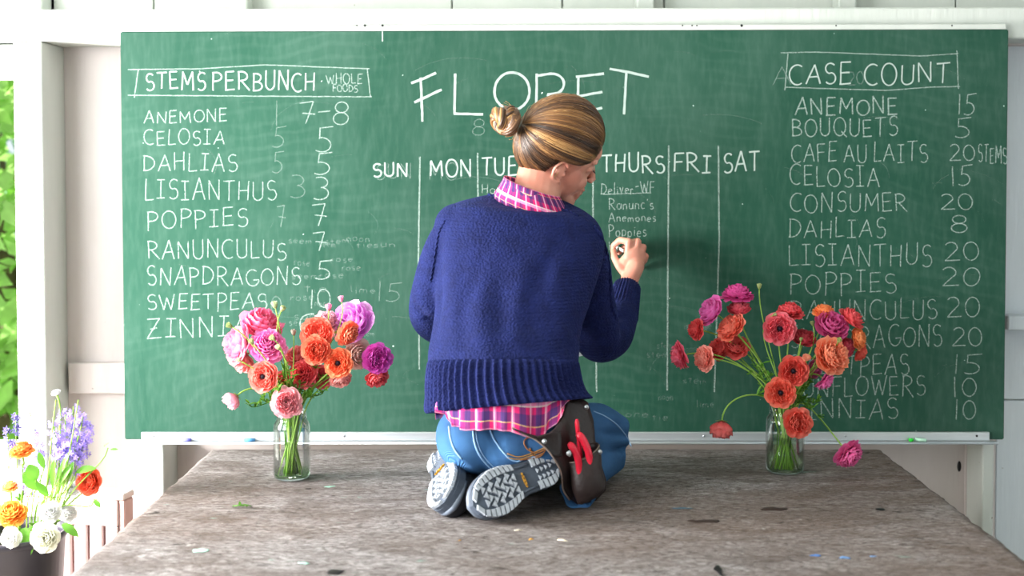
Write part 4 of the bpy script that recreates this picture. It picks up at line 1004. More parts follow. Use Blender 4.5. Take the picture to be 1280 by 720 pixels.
# pocket: tapering half-round box
rings = []
for k in range(9):
    t = k/8; lft = at(709+(719-709)*t, 576+(628-576)*t, .75); rgt = at(749+(757-749)*t, 556+(608-556)*t, .735)
    c = (lft+rgt)/2; a = (rgt-lft)/2*(1-.08*max(0, t-.8)/.2); b = V((0, -(.030+.010*math.sin(t*3)), -.006)); rings.append((c, a, b))
rings.append((rings[-1][0]+V((0, 0, -.004)), rings[-1][1]*.8, rings[-1][2]*.7))
inner = [(c+V((0, 0, -.0005)), a*.90, b*.86) for c, a, b in rings[:8]][::-1]
vs, fs = loft(inner+rings, 40, True, lambda p, i, t, n: p+n*(.0015*math.sin(p.z*90)), 2.6); pyd('pocket', vs, fs, M_LEATH, pouch)
bm = bmesh.new(); c, a, b = rings[0]; tube(bm, [c+a*math.cos(t)*1.0+b*math.sin(t)*1.02 for t in [math.pi*k/20 for k in range(21)]], .0016, 6); build('pocket_rim', bm, M_EDGEL, pouch, True)
for px, py, d in ((680.5, 552, .842), (711, 567, .795), (750, 565, .755), (733, 509, .720)):
    bm = bmesh.new(); c = at(px, py, d); ell(bm, c, (.0055, 0, 0), (0, .0025, 0), (0, 0, .0055), 14); ell(bm, c+V((0, -.0012, 0)), (.0028, 0, 0), (0, .0025, 0), (0, 0, .0028), 10); build('rivet', bm, M_STEEL, pouch, True)
bm = bmesh.new(); 
for pts in ([(684, 560), (672, 566), (660, 562), (655, 553), (660, 547), (668, 548)], [(682, 562), (676, 570), (664, 573), (650, 575)], [(662, 560), (668, 570), (680, 566)]):
    tube(bm, crom([hit(bvh_j, x, y, .0035, .80) for x, y in pts], 5), .0017, 6)
build('leather_thong', bm, simple('thong', '8a5a33', .7), pouch, True)
M_REDP = simple('red_handle', 'e01f3c', .3, .5, var=.06)
def handle(name, label, cat, pts, r, grp=None):
    bm = bmesh.new(); P_ = crom([at(*p) for p in pts], 6); n = len(P_); tube(bm, P_, [r*(.55+.45*min(1, i/3.0)) for i in range(n)], 12, True, .75); o = build(name, bm, M_REDP, None, True); tag(o, label, cat, grp); return o
h1 = handle('pruner_handle', 'thick red plier handle at left of the pouch pocket', 'hand tool', [(711, 554, .790), (717, 561, .786), (722, 572, .78), (724, 584, .775), (726, 600, .77)], .0088); bm = bmesh.new(); ell(bm, at(712, 567, .796), (.004, 0, 0), (0, .002, 0), (0, 0, .007), 10); build('spring_clip', bm, M_STEEL, h1, True)
handle('plier_handle', 'long curved red plier handle in middle of the pouch pocket', 'hand tool', [(721, 542, .775), (727, 547, .775), (732, 556, .773), (736, 568, .77), (739, 590, .765)], .0090)
pn = handle('red_pen', 'slim red marker standing behind the plier handles in the pouch', 'pen', [(721, 524, .765), (721.6, 532, .765), (723, 545, .763), (726, 575, .755)], .0055); bm = bmesh.new(); tube(bm, [at(720.8, 527, .7708), at(723, 540, .7708)], .0012, 6); build('clip', bm, M_REDP, pn, True)
# chalk in the hand, sheet in the other
bm = bmesh.new(); tube(bm, [at(779.5, 313.5, .052), V((at(771, 309, .0).x, -.0008, at(771, 309, 0).z))], [.0048, .0042], 10); o = build('chalk', bm, simple('white_chalk', 'f2f2ee', .9), None, True); tag(o, 'white chalk stick pinched in fingers of the writing hand', 'chalk')
bm = bmesh.new(); P4 = [at(668, 424, .19), at(706, 424, .20), at(716, 418, .17), at(732, 444, .20), at(690, 452, .215)]; vv = [bm.verts.new(p) for p in P4]; bm.faces.new(vv); bmesh.ops.solidify(bm, geom=bm.faces[:], thickness=.0012)
o = build('paper_sheet', bm, simple('paper', 'e4e8ee', .8, var=.02), None); tag(o, 'white paper sheet held low between the sweater and right elbow', 'paper')
# ------------------------------------------------------------------ flowers
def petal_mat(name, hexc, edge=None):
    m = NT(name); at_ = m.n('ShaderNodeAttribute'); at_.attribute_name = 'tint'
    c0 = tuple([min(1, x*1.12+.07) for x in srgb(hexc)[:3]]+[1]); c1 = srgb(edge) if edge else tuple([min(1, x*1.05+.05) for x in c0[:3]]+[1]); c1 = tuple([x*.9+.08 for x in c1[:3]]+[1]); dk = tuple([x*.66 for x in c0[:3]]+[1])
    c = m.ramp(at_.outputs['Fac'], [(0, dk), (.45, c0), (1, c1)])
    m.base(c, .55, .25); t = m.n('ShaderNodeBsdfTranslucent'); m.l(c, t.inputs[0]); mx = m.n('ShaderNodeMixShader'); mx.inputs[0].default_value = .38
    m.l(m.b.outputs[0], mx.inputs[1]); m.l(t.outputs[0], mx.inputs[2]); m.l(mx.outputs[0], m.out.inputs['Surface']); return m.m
PM = {}
def pmat(h, e=None):
    k = (h, e)
    if k not in PM: PM[k] = petal_mat('petal_'+h, h, e)
    return PM[k]
M_STEM = leaf_mat('stem_green', 'a2cc5c', .3, .3); M_LEAF = leaf_mat('leaf_green', '6fae3c', .4, .4); M_SEPAL = leaf_mat('sepal', '9db05a', .2, .4); M_EYE = simple('flower_eye', '1c1420', .6, .2)
def petals(bm, lay, c, ax, R, kind, seed):
    rnd = random.Random(seed); A = ax.normalized(); X = A.orthogonal().normalized(); Y = A.cross(X)
    if kind == 'open': layers = [(.26, .34, 7), (.38, .42, 8), (.52, .46, 8), (.66, .44, 9), (.80, .36, 9), (.92, .26, 9), (1.0, .14, 8)]
    elif kind == 'ball': layers = [(.10, .62, 4), (.19, .66, 5), (.29, .68, 6), (.39, .67, 7), (.50, .63, 8), (.61, .57, 9), (.72, .48, 9), (.83, .38, 9), (.93, .26, 9), (1.0, .12, 8)]
    elif kind == 'flat': layers = [(.12, .62, 5), (.25, .66, 7), (.38, .62, 8), (.52, .54, 9), (.66, .43, 10), (.80, .28, 10), (.92, .10, 10), (1.0, -.12, 9)]
    elif kind == 'bell': layers = [(.18, .9, 4), (.36, 1.0, 5), (.52, 1.0, 6), (.66, .86, 7), (.69, .60, 6)]
    elif kind == 'bud': layers = [(.15, 1.5, 4), (.45, 1.45, 5), (.70, 1.30, 6)]
    else: layers = [(.14, .80, 4), (.30, .84, 5), (.48, .80, 6), (.66, .68, 7), (.84, .50, 7), (1.0, .28, 6)]      # 'cup'
    for li, (rho, z, n) in enumerate(layers):
        off = rnd.uniform(0, 6.28)
        for k in range(n):
            a0 = off+2*math.pi*k/n+rnd.uniform(-.12, .12); rr = rho*rnd.uniform(.93, 1.07); zz = z+rnd.uniform(-.05, .05); span = (2*math.pi/n)*(.95 if rho > .5 else .8); tn = rnd.uniform(.25, .7)
            NU_, NV_ = 6, 6; gr = []; ph = rnd.uniform(0, 9)
            for i in range(NU_+1):
                t = i/NU_; row = []
                mid = (max(rr*1.12, .15), z*.45) if rho < .7 else (rr*.62, -.05)
                pr = (1-t)**2*.05+2*t*(1-t)*mid[0]+t*t*rr; pz = (1-t)**2*0+2*t*(1-t)*mid[1]+t*t*zz
                wdt = .45+.62*math.sin(math.pi*(.02+.62*t))
                for j in range(NV_+1):
                    s_ = j/NV_*2-1; e = 1-.24*abs(s_)**3*t
                    ang = a0+s_*span*wdt*(.75 if rho > .3 else 1.1)
                    ruf = noise.noise(V((s_*2.2+ph, t*1.5, seed*.37)))*.17*t+.035*t*t*noise.noise(V((s_*6+ph*3, t*2, seed*.9)))
                    q_r = pr*e+ruf*.35; q_z = pz*(1-.10*s_*s_*t)+ruf+abs(s_)*.05*t
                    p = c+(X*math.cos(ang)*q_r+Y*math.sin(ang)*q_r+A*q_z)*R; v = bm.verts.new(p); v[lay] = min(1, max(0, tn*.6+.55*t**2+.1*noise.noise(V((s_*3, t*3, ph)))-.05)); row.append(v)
                gr.append(row)
            for i in range(NU_):
                for j in range(NV_): bm.faces.new((gr[i][j], gr[i][j+1], gr[i+1][j+1], gr[i+1][j]))
def leafshape(bm, p, d, L_, W_, up=V((0, 0, 1)), droop=.2):
    d = d.normalized(); sd = d.cross(up).normalized(); nn = sd.cross(d); pr = None
    for i in range(7):
        t = i/6; c = p+d*L_*t-up*(droop*L_*t*t); w_ = W_*math.sin(math.pi*(.06+.92*t))**.8
        row = [bm.verts.new(c-sd*w_+nn*w_*.25), bm.verts.new(c), bm.verts.new(c+sd*w_+nn*w_*.25)]
        if pr:
            for j in (0, 1): bm.faces.new((pr[j], pr[j+1], row[j+1], row[j]))
        pr = row
nflower = 0
def flower(name, label, cat, c, facing, R, kind, col, stempts, group=None, eye=False, edge=None, sr=.0019, leaf=None, sepal=True):
    """c: bloom centre (world); facing: x right, y towards the camera, z up; stempts: world points from root to just behind the bloom"""
    global nflower; nflower += 1; A = V((facing[0], -facing[1], facing[2])).normalized()
    root = empty(name, stempts[0]); tag(root, label, cat, group)
    bm = bmesh.new(); lay = bm.verts.layers.float.new('tint'); back = c-A*R*.30
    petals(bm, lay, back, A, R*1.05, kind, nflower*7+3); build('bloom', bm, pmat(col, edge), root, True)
    if eye:
        bm = bmesh.new(); X = A.orthogonal().normalized(); Y = A.cross(X); ell(bm, back+A*R*.20, X*R*.15, Y*R*.15, A*R*.16, 12)
        for k in range(16):
            a = k*2.4; rr = R*(.13+.07*(k % 3)/2); tube(bm, [back+A*R*.1+(X*math.cos(a)+Y*math.sin(a))*rr*.6, back+A*R*.30+(X*math.cos(a)+Y*math.sin(a))*rr], R*.022, 4)
        build('flower_eye', bm, M_EYE, root, True)
    if sepal:
        bm = bmesh.new(); X = A.orthogonal().normalized(); Y = A.cross(X)
        for k in range(5):
            a = k*1.257; dd = (X*math.cos(a)+Y*math.sin(a)); leafshape(bm, back-A*R*.04, dd*.9-A*(.15)+A*(.8 if kind == 'bud' else .1), R*(.75 if kind == 'bud' else .42), R*.16, A, -.2)
        build('sepal', bm, M_SEPAL, root, True)['kind'] = 'stuff'
    P0 = list(stempts); end = back; pre = back-A*max(.02, R*1.1)
    ctrl = P0[:-1] if len(P0) > 2 else P0
    mouth = P0[-1]; dirn = (P0[-1]-P0[-2]).normalized(); dist = (pre-mouth).length
    path = [p for p in P0[:-1]]+bez(mouth, mouth+dirn*dist*.38, pre-A*dist*.22, end, 14)
    bm = bmesh.new(); tube(bm, path, sr, 7); 
    st = build('stem', bm, M_STEM, root, True)
    if leaf:
        for k in range(leaf):
            q = path[int(len(path)*(.42+.12*k))]; dd = V((random.uniform(-1, 1), random.uniform(-1, .2), random.uniform(.1, .8))); bm = bmesh.new()
            for a in (-.6, 0, .6): d2 = V((dd.x*math.cos(a)-dd.z*math.sin(a), dd.y, dd.x*math.sin(a)+dd.z*math.cos(a))); leafshape(bm, q, d2, random.uniform(.018, .032), .004, V((0, -.4, 1)), .1)
            build('leaf', bm, M_LEAF, root, True)
    return root
# ---- jars
def clear_mat(name, tint, gloss):
    m = NT(name); lw_ = m.n('ShaderNodeLayerWeight'); lw_.inputs['Blend'].default_value = .35
    tr = m.n('ShaderNodeBsdfTransparent'); gl = m.n('ShaderNodeBsdfGlossy'); gl.inputs['Roughness'].default_value = .03; mx = m.n('ShaderNodeMixShader')
    edge = m.ramp(lw_.outputs['Facing'], [(0, (1, 1, 1)), (.8, (.97, .985, .975)), (1, (.80, .87, .83))]); c = m.mix(1, tint, edge, 'MULTIPLY'); m.l(c, tr.inputs[0])
    m.l(m.math('MULTIPLY', lw_.outputs['Fresnel'], gloss), mx.inputs[0]); m.l(tr.outputs[0], mx.inputs[1]); m.l(gl.outputs[0], mx.inputs[2]); m.l(mx.outputs[0], m.out.inputs['Surface']); return m.m
M_GLASS = clear_mat('jar_glass', (.99, 1, .993, 1), .6); M_WATER = clear_mat('water', (.80, .92, .72, 1), .5)
def jar(cx, cy, h, r, label, water):
    root = empty('glass_jar', (cx, cy, TZ)); tag(root, label, 'jar')
    def lathe(prof, n=48):
        vs = [V((cx+rr*math.cos(2*math.pi*k/n), cy+rr*math.sin(2*math.pi*k/n), TZ+z)) for rr, z in prof for k in range(n)]; fs = []
        for i in range(len(prof)-1):
            for k in range(n): fs.append((i*n+k, i*n+(k+1) % n, (i+1)*n+(k+1) % n, (i+1)*n+k))
        return vs, fs
    o = [(.0005, .0012), (r*.80, .0012), (r*.93, .004), (r, .012), (r*1.0, h*.30), (r*1.0, h*.74), (r*.97, h*.80), (r*.86, h*.855), (r*.80, h*.875), (r*.80, h*.885), (r*.855, h*.895), (r*.855, h*.91), (r*.80, h*.918), (r*.80, h*.935), (r*.845, h*.942), (r*.845, h*.955), (r*.80, h*.963), (r*.80, h*.985), (r*.815, h*.995), (r*.79, h)]
    inn = [(max(.0004, rr-.003), z+(.004 if z < .02 else 0)) for rr, z in o if z < h*.86][::-1]; inn = [(r*.765, h*.99), (r*.765, h*.88)]+inn
    vs, fs = lathe(o+inn); pyd('glass', vs, fs, M_GLASS, root)
    bm = bmesh.new()
    for k in range(14): # embossed scrollwork on the front
        a = -math.pi/2+(k-6.5)*.085; z = h*(.56+.05*math.sin(k*1.3)); p = lambda aa, zz: V((cx+(r+.0002)*math.cos(aa), cy+(r+.0002)*math.sin(aa), TZ+zz)); tube(bm, [p(a-.02, z-.006), p(a+.02, z), p(a-.01, z+.008)], .0008, 5)
    build('embossing', bm, M_GLASS, root, True)['kind'] = 'stuff'
    wz = h*water; rw = r-.0034
    vs, fs = lathe([(.0004, .0058), (rw*.9, .0058), (rw, .014), (rw, wz*.5), (rw, wz), (rw*.97, wz-.001), (.0004, wz-.001)]); pyd('water', vs, fs, M_WATER, root)
    return root
JL = floor_at(365, 598); JR = floor_at(981, 590)
JH = .166; JRr = .0445
jar(JL.x, JL.y, JH, JRr, 'clear glass jar of clean water holding the left bouquet', .13)
jar(JR.x, JR.y, JH, JRr+.0025, 'clear glass jar half full of greenish water holding the right bouquet', .52)
def stem_in(J, k, lean):
    """root point and mouth point of a stem standing in jar J, leaning to where its bloom is"""
    a = k*2.399; rb = JRr*.84*(.45+.55*random.random()); rm = JRr*.66*(.4+.6*random.random())
    lx, ly = max(-1, min(1, lean[0])), max(-1, min(1, lean[1]))
    b = V((J.x-lx*rb*.62+math.cos(a)*rb*.42, J.y-ly*rb*.45+math.sin(a)*rb*.5, TZ+.008)); m_ = V((J.x+lx*rm+math.cos(a)*.004, J.y+ly*rm*.6+math.sin(a)*.008, TZ+JH*.98))
    return [b, b.lerp(m_, .5), m_]
def bouquet(J, jd, items, grp):
    for k, (px, py, dd, r, f, kind, col, opt, label) in enumerate(items):
        c = at(px, py, jd+dd); R = r/sc(jd+dd); ln = ((c.x-J.x)/.15, (c.y-J.y)/.12)
        nm = 'ranunculus_bud' if kind == 'bud' else 'ranunculus'
        flower(nm, label, 'flower bud' if kind == 'bud' else 'flower', c, f, R, kind, col, stem_in(J, k, ln), grp, eye='e' in opt, edge=(opt.split('#')[1] if '#' in opt else None), leaf=(2 if 'l' in opt else (1 if k % 3 == 0 else None)), sr=.0014 if kind == 'bud' else .0019)
jd = -JL.y
LB = [(298, 431, .02, 26, (-.7, .5, .2), 'cup', 'f07aa0', '#f9c3d6', 'frilly light pink bloom at far left top of the left bouquet'),
 (327, 405, -.02, 27, (.3, .3, .7), 'cup', 'ec4f86', '#f590b8', 'hot pink double bloom at top of the left bouquet above SWEETPEAS'),
 (334, 429, .05, 24, (.1, .7, .5), 'flat', 'ee62b4', '#f7a8dc', 'orchid pink many-petalled bloom under the hot pink one, left bouquet'),
 (302, 449, .00, 21, (-.4, .5, -.4), 'cup', 'f08a8c', '#f8c0bc', 'salmon pink bloom tucked beneath the frilly pink one, left bouquet'),
 (328, 471, .08, 20, (-.25, .9, .05), 'open', 'ee6f5e', 'e#f79a8c', 'salmon bloom with dark eye, left side of the left bouquet'),
 (358, 503, .09, 20, (.1, .9, .25), 'ball', 'f29aa4', 'l#f9c6ca', 'pale pink ball bloom hanging just over the left jar rim'),
 (293, 498, .05, 16, (-.6, .3, -.6), 'bell', 'f39cb2', '#fad0dc', 'small drooping pink bloom hanging out alone at far left'),
 (396, 416, .04, 21, (.0, .9, .35), 'open', 'ec6a50', '#f58b70', 'coral bloom at top middle of the right half, left bouquet'),
 (394, 438, .08, 19, (-.05, .95, .1), 'ball', 'e95d3c', '#f28a5c', 'coral orange bloom directly under the coral one, left bouquet'),
 (422, 454, .08, 19, (-.1, .95, .1), 'open', 'ee6b35', 'e#f59a62', 'orange bloom with dark eye, right of centre in the left bouquet'),
 (438, 419, .06, 17, (.6, .5, -.3), 'flat', 'e96a3e', '#f3936a', 'orange bloom seen from the side before the lilac one'),
 (440, 402, -.02, 31, (-.3, .6, .4), 'cup', 'e88be0', '#f7cdf3', 'largest lilac pink bloom at top right of the left bouquet'),
 (472, 448, .05, 19, (.35, .9, .1), 'ball', 'd42fb4', 'e#ea62d0', 'vivid magenta purple bloom at far right of the left bouquet'),
 (471, 472, .02, 16, (.3, .6, -.5), 'cup', 'e2464f', '#ee6c70', 'coral red bloom hanging below the magenta one'),
 (447, 442, .00, 19, (.4, .6, .0), 'cup', 'f5c4b8', '#fbe6dc', 'cream bloom with pink streaks behind the orange ones, left bouquet'),
 (410, 400, -.01, 18, (.2, .5, .6), 'flat', 'f4b2c4', '#fbdfe4', 'pale pink striped bloom peeking behind the coral one'),
 (426, 474, .03, 14, (.2, .6, -.5), 'cup', 'ee9a92', '#f5bdb4', 'dusty pink bloom hidden under the orange one, left bouquet'),
 (378, 466, .02, 18, (-.1, .8, .3), 'flat', 'd8343f', '#e85a5c', 'deep red bloom in the middle of the left bouquet'),
 (400, 470, -.01, 16, (.2, .7, .3), 'flat', 'e04452', '#ee6a72', 'crimson bloom behind stems, right of the deep red one'),
 (355, 478, .00, 15, (.0, .8, .2), 'cup', 'd93a48', '#ea6468', 'small red bloom low at centre of the left bouquet'),
 (372, 446, -.04, 17, (.0, .6, .5), 'cup', 'ee7a80', '#f5a4a4', 'soft coral bloom at back centre of the left bouquet'),
 (344, 384, .03, 6, (-.2, .2, 1), 'bud', '9fae7a', 'b', 'grey green bud standing tallest left of the bud pair'), (352, 388, .04, 5, (.4, .2, .7), 'bud', 'a6b070', '', 'round green bud, right one of the tall pair'),
 (411, 387, .02, 6, (.0, .2, 1), 'bud', 'ea8ab2', '', 'pink bud rising beside the number ten on the board'), (427, 376, .03, 5, (-.2, .2, 1), 'bud', 'e895bb', '', 'tiny pink bud above the large lilac bloom'),
 (367, 418, .04, 5, (.0, .2, 1), 'bud', '8f7a6a', '', 'brownish bud at centre of the left bouquet'), (289, 408, .09, 5, (-.6, .3, .4), 'bud', '8fa452', '', 'green bud on an arching stem before the frilly pink bloom'),
 (316, 429, .10, 5, (-.4, .3, .6), 'bud', '9aa65a', '', 'green bud on arching stem before the orchid pink bloom'), (342, 424, .10, 5, (-.4, .5, .5), 'bud', 'a8b878', '', 'pale green bud in front of the orchid pink bloom'),
 (349, 436, .10, 5, (-.3, .4, .6), 'bud', 'c3cf9a', '', 'whitish green bud just below the pale green bud'), (300, 451, .09, 4, (-.6, .3, .4), 'bud', 'c6cf9c', '', 'smallest pale bud by the salmon bloom')]
bouquet(JL, jd, LB, 'ranunculus in the left glass jar')
jr = -JR.y
RB = [(922, 365, .00, 20, (.0, .15, 1), 'flat', 'c81a86', '#e0409c', 'deep magenta bloom on top of the right bouquet seen from the side'),
 (889, 389, .02, 20, (-.75, .3, .45), 'cup', 'd0489f', '#ea7ac6', 'orchid pink bloom turned left, upper left of the right bouquet'),
 (924, 386, .00, 15, (-.1, .3, .8), 'cup', 'd63a55', '#e8606f', 'raspberry bloom right below the deep magenta one'),
 (912, 409, .03, 20, (-.6, .35, .55), 'ball', 'e5694c', '#f08c72', 'coral bloom turned left at middle of the left spray'),
 (868, 412, .02, 14, (-.8, .3, .1), 'flat', 'c9141c', '#e0353a', 'scarlet bloom below left of the orchid pink one'),
 (877, 448, .04, 17, (-.85, .45, .05), 'flat', 'e88272', '#f5b0a0', 'peachy salmon bloom in profile facing left'),
 (847, 446, .03, 18, (-.85, .1, -.25), 'flat', 'd02f55', '#ea6a88', 'crimson pink bloom at far left of the right bouquet'),
 (899, 436, -.02, 16, (-.5, .4, .3), 'cup', 'd93c3c', '#ea6058', 'red coral bloom behind stems beneath the coral one'),
 (920, 433, .00, 17, (-.1, .5, .4), 'ball', 'd6443f', '#e86a60', 'brick red bloom among the stems, right of the red coral one'),
 (988, 386, .00, 18, (.0, .25, .95), 'flat', 'd32535', '#e84a50', 'red bloom right of the tallest bud on the right bouquet'),
 (975, 411, .04, 21, (-.05, .95, .1), 'open', 'e5566a', 'e#f2808c', 'rose pink bloom with black eye, upper centre of the right bouquet'),
 (1005, 423, .00, 16, (.1, .4, .7), 'cup', 'c81f3c', '#dc4455', 'dark crimson bloom between the black-eyed pink and big peach blooms'),
 (1031, 387, .00, 15, (.1, .2, .9), 'flat', 'ee7a28', '#f79a4c', 'orange bloom topmost at right side of the right bouquet'),
 (1040, 407, .03, 22, (.1, .7, .6), 'cup', 'c62a7e', '#e25ca4', 'large magenta pink bloom above the big peach one'),
 (1064, 398, .01, 17, (.5, .3, .7), 'cup', 'd92c38', '#ea5054', 'red bloom at upper right corner of the right bouquet'),
 (1074, 423, .02, 15, (.7, .5, .2), 'ball', 'ef8436', '#f7a866', 'light orange bloom at far right edge of the right bouquet'),
 (1075, 441, .00, 12, (.6, .4, -.4), 'cup', 'de4632', '#ec6a50', 'small vermilion bloom under the light orange one'),
 (1041, 444, .09, 25, (.35, .75, .35), 'ball', 'ee7444', '#f9b08c', 'biggest peach orange bloom of the right bouquet'),
 (1059, 433, .02, 13, (.5, .4, .2), 'cup', 'cf2d50', '#e2506c', 'raspberry bloom behind the biggest peach one'),
 (992, 464, .07, 19, (-.05, .95, .15), 'open', 'df4838', 'e#ee6e58', 'coral red bloom with black eye at centre of the right bouquet'),
 (976, 491, .08, 19, (-.1, .9, .2), 'open', 'e35a3e', 'e#f28464', 'coral orange bloom with plum eye over the right jar rim'),
 (1033, 477, .04, 15, (.6, .3, -.6), 'flat', 'cf3a8c', '#ea70b4', 'pink bloom nodding right under the biggest peach one'),
 (1016, 462, -.01, 14, (.3, .4, -.2), 'cup', 'b82c70', '#d2508c', 'dim purple pink bloom in shade behind the nodding pink one'),
 (998, 528, .08, 19, (.1, .9, .2), 'ball', 'e45640', 'l#f08068', 'coral bloom hanging lowest in front of the right jar'),
 (902, 532, .04, 20, (-.1, .25, -1), 'bell', 'c93a38', '#de6058', 'upside down coral red bloom drooping at lower left'),
 (1064, 571, .07, 20, (.35, .6, -.45), 'flat', 'd8408c', 'l#ee78b8', 'pink bloom bowed down over the table at lower right'),
 (1012, 447, .09, 7, (-.8, .4, .1), 'bud', 'ee9a78', '', 'peach bud beside the biggest peach bloom'), (949, 360, .0, 4.5, (.0, .1, 1), 'bud', '8f9c4a', '', 'green bud tallest of the whole right bouquet'),
 (1048, 427, .10, 4.5, (.1, .6, .6), 'bud', 'a8b45e', '', 'green bud in front of the biggest peach bloom'), (1016, 406, .02, 4, (-.3, .2, .8), 'bud', '7f8c3e', '', 'olive bud left of the large magenta pink bloom'),
 (1001, 426, .05, 3.5, (.1, .2, .9), 'bud', '8fa04a', '', 'tiny bud in front of the dark crimson bloom'), (967, 394, .03, 3.5, (.6, .2, .3), 'bud', '7f8c3e', '', 'tiny bud behind upper left of the black-eyed pink bloom')]
bouquet(JR, jr, RB, 'ranunculus in the right glass jar')
# ferny greenery filling the mouth of each jar
M_FERN = leaf_mat('fern_green', '6ea73a', .4, .4)
def fernage(J, d, pts, label):
    root = empty('greenery', (J.x, J.y, TZ+.01)); tag(root, label, 'greenery')
    for (px, py, dd) in pts:
        tip = at(px, py, d+dd); b = V((J.x+random.uniform(-.02, .02), J.y+random.uniform(-.015, .015), TZ+.01)); m_ = V((J.x+random.uniform(-.024, .024), J.y+random.uniform(-.02, .02), TZ+JH)); bm = bmesh.new(); path = [b]+bez(m_, m_+(m_-b)*.35, tip-V((0, 0, .03)), tip, 8); tube(bm, path, .0013, 5); build('stem', bm, M_FERN, root, True)
        bm = bmesh.new()
        for p in path[4:]:
            for q in range(3): leafshape(bm, p, V((random.uniform(-1, 1), random.uniform(-1, .6), random.uniform(.1, 1))), random.uniform(.012, .026), .0032, V((0, -.4, 1)), .1)
        build('leaf_spray', bm, M_FERN, root, True)
fernage(JL, jd, [(345, 470, .04), (330, 497, .05), (355, 455, .05), (312, 505, .02), (375, 480, .03), (390, 490, .02), (362, 465, .07), (405, 488, 0), (348, 485, .09)], 'lacy bright green foliage between the left jar stems')
fernage(JR, jr, [(1000, 500, .02), (1010, 480, .01), (1022, 500, .03), (965, 500, .03), (950, 470, .0), (1005, 470, -.02), (1015, 508, .05), (940, 450, 0), (955, 485, -.02)], 'ferny green foliage among the right jar stems')
# ------------------------------------------------------------------ left corner: slatted crate, bucket and its flowers
M_SLAT = paint_mat('chalky_pink_slat', 'f3e4e2', 'e4cfcd'); M_SLATB = paint_mat('pink_crate_side', 'dcb7b3', 'd0a6a3')
cx0, cx1 = at(30, 620, .42).x, at(158, 620, .42).x; ct = at(110, 612, .40).z-.016
cr_ = empty('slatted_crate', ((cx0+cx1)/2, -.38, 0)); tag(cr_, 'tall whitewashed slatted crate between the bucket and work table', 'crate')
boxobj('top_board', cx0-.01, cx1+.012, -.425, -.37, ct, ct+.016, M_SLAT, cr_)
boxobj('end_panel', cx1-.004, cx1+.012, -.42, -.375, 0.005, ct-.001, M_SLATB, cr_); boxobj('end_panel', cx0-.01, cx0+.004, -.42, -.375, .005, ct-.001, M_SLATB, cr_)
boxobj('back_panel', cx0+.005, cx1-.005, -.385, -.376, .005, ct-.001, M_SLATB, cr_)
boxobj('front_rail', cx0+.005, cx1-.005, -.425, -.412, ct-.065, ct-.002, M_SLAT, cr_)
x = cx0+.006
while x < cx1-.02:
    boxobj('slat', x, min(x+.030, cx1-.006), -.425, -.412, .01, ct-.066, M_SLAT, cr_, .001); x += .042
cr_.rotation_euler.z = math.radians(-10); bpy.context.view_layer.update()
bt = boxobj('wooden_box', -1.42, -1.05, -.80, -.46, .0, .31, M_BEAMW, None); tag(bt, 'plain wooden box standing under the black flower bucket', 'box')
M_BUCKET = simple('black_plastic', '2e2a35', .35, .5, var=.1)
bkx, bky = at(14, 668, .62).x, -.62; bz = at(14, 663, .62).z
bk = empty('bucket', (bkx, bky, .312)); tag(bk, 'black plastic bucket filled with mixed flowers at the lower left', 'bucket')
rb_ = at(80, 663, .62).x-bkx
prof = [(.0005, .313), (rb_*.78, .313), (rb_*.98, bz-.02), (rb_, bz-.018), (rb_*1.03, bz-.010), (rb_*1.03, bz), (rb_*.97, bz), (rb_*.95, bz-.02), (rb_*.75, .318), (.0005, .318)]
vs = [V((bkx+rr*math.cos(2*math.pi*k/48), bky+rr*math.sin(2*math.pi*k/48), z)) for rr, z in prof for k in range(48)]; fs = [(i*48+k, i*48+(k+1) % 48, (i+1)*48+(k+1) % 48, (i+1)*48+k) for i in range(len(prof)-1) for k in range(48)]
pyd('bucket_wall', vs, fs, M_BUCKET, bk)
def instem(k, tx, ty):
    a = k*2.4; b = V((bkx+math.cos(a)*rb_*.4, bky+math.sin(a)*rb_*.4, .335)); m_ = V((bkx+max(-1, min(1, (tx-bkx)/.15))*rb_*.75, bky+max(-.7, min(.7, (ty-bky)/.12))*rb_*.8, bz+.0)); return [b, b.lerp(m_, .5), m_]
BB = [(110, 602, .60, 17.5, (-.2, .95, .2), 'ball', 'ff5a10', '', 'bright orange red ball bloom standing out right of the bucket', 'ranunculus'),
 (26, 560, .60, 16, (-.1, .3, .9), 'flat', 'f58a1c', '#f9ac3c', 'orange bloom upper left of the bucket behind thin stems', 'ranunculus'),
 (13, 638, .68, 20, (.1, .5, .7), 'flat', 'f59006', '#fbb52e', 'golden orange bloom on the bucket rim', 'ranunculus'), (12, 606, .60, 10, (.0, .4, .8), 'flat', 'f3a23c', '', 'small faded orange bloom above the golden one', 'ranunculus'),
 (57, 672, .76, 19, (.1, .9, .2), 'cup', 'eef0dc', '#fdfdf6', 'creamy white bloom hanging over the front of the bucket', 'white_ranunculus'), (63, 640, .66, 14, (.3, .6, .5), 'cup', 'f4f3ea', '#ffffff', 'white bloom just above bucket rim at its right', 'white_ranunculus'),
 (90, 611, .56, 11, (.2, .6, .6), 'cup', 'f2f0ea', '#ffffff', 'white bloom half behind the orange red ball', 'white_ranunculus'), (14, 672, .74, 14, (-.1, .8, .0), 'cup', 'eef2e6', '#ffffff', 'white bloom at far left over the bucket edge', 'white_ranunculus'),
 (70, 491, .58, 6, (-.2, .4, .8), 'cup', 'f4f4ee', '#ffffff', 'little white flower rising highest near the post', 'white_ranunculus'), (85, 640, .62, 12, (.3, .5, .5), 'flat', 'f6f4ee', '#ffffff', 'flat white bloom between bucket and slatted crate', 'white_ranunculus')]
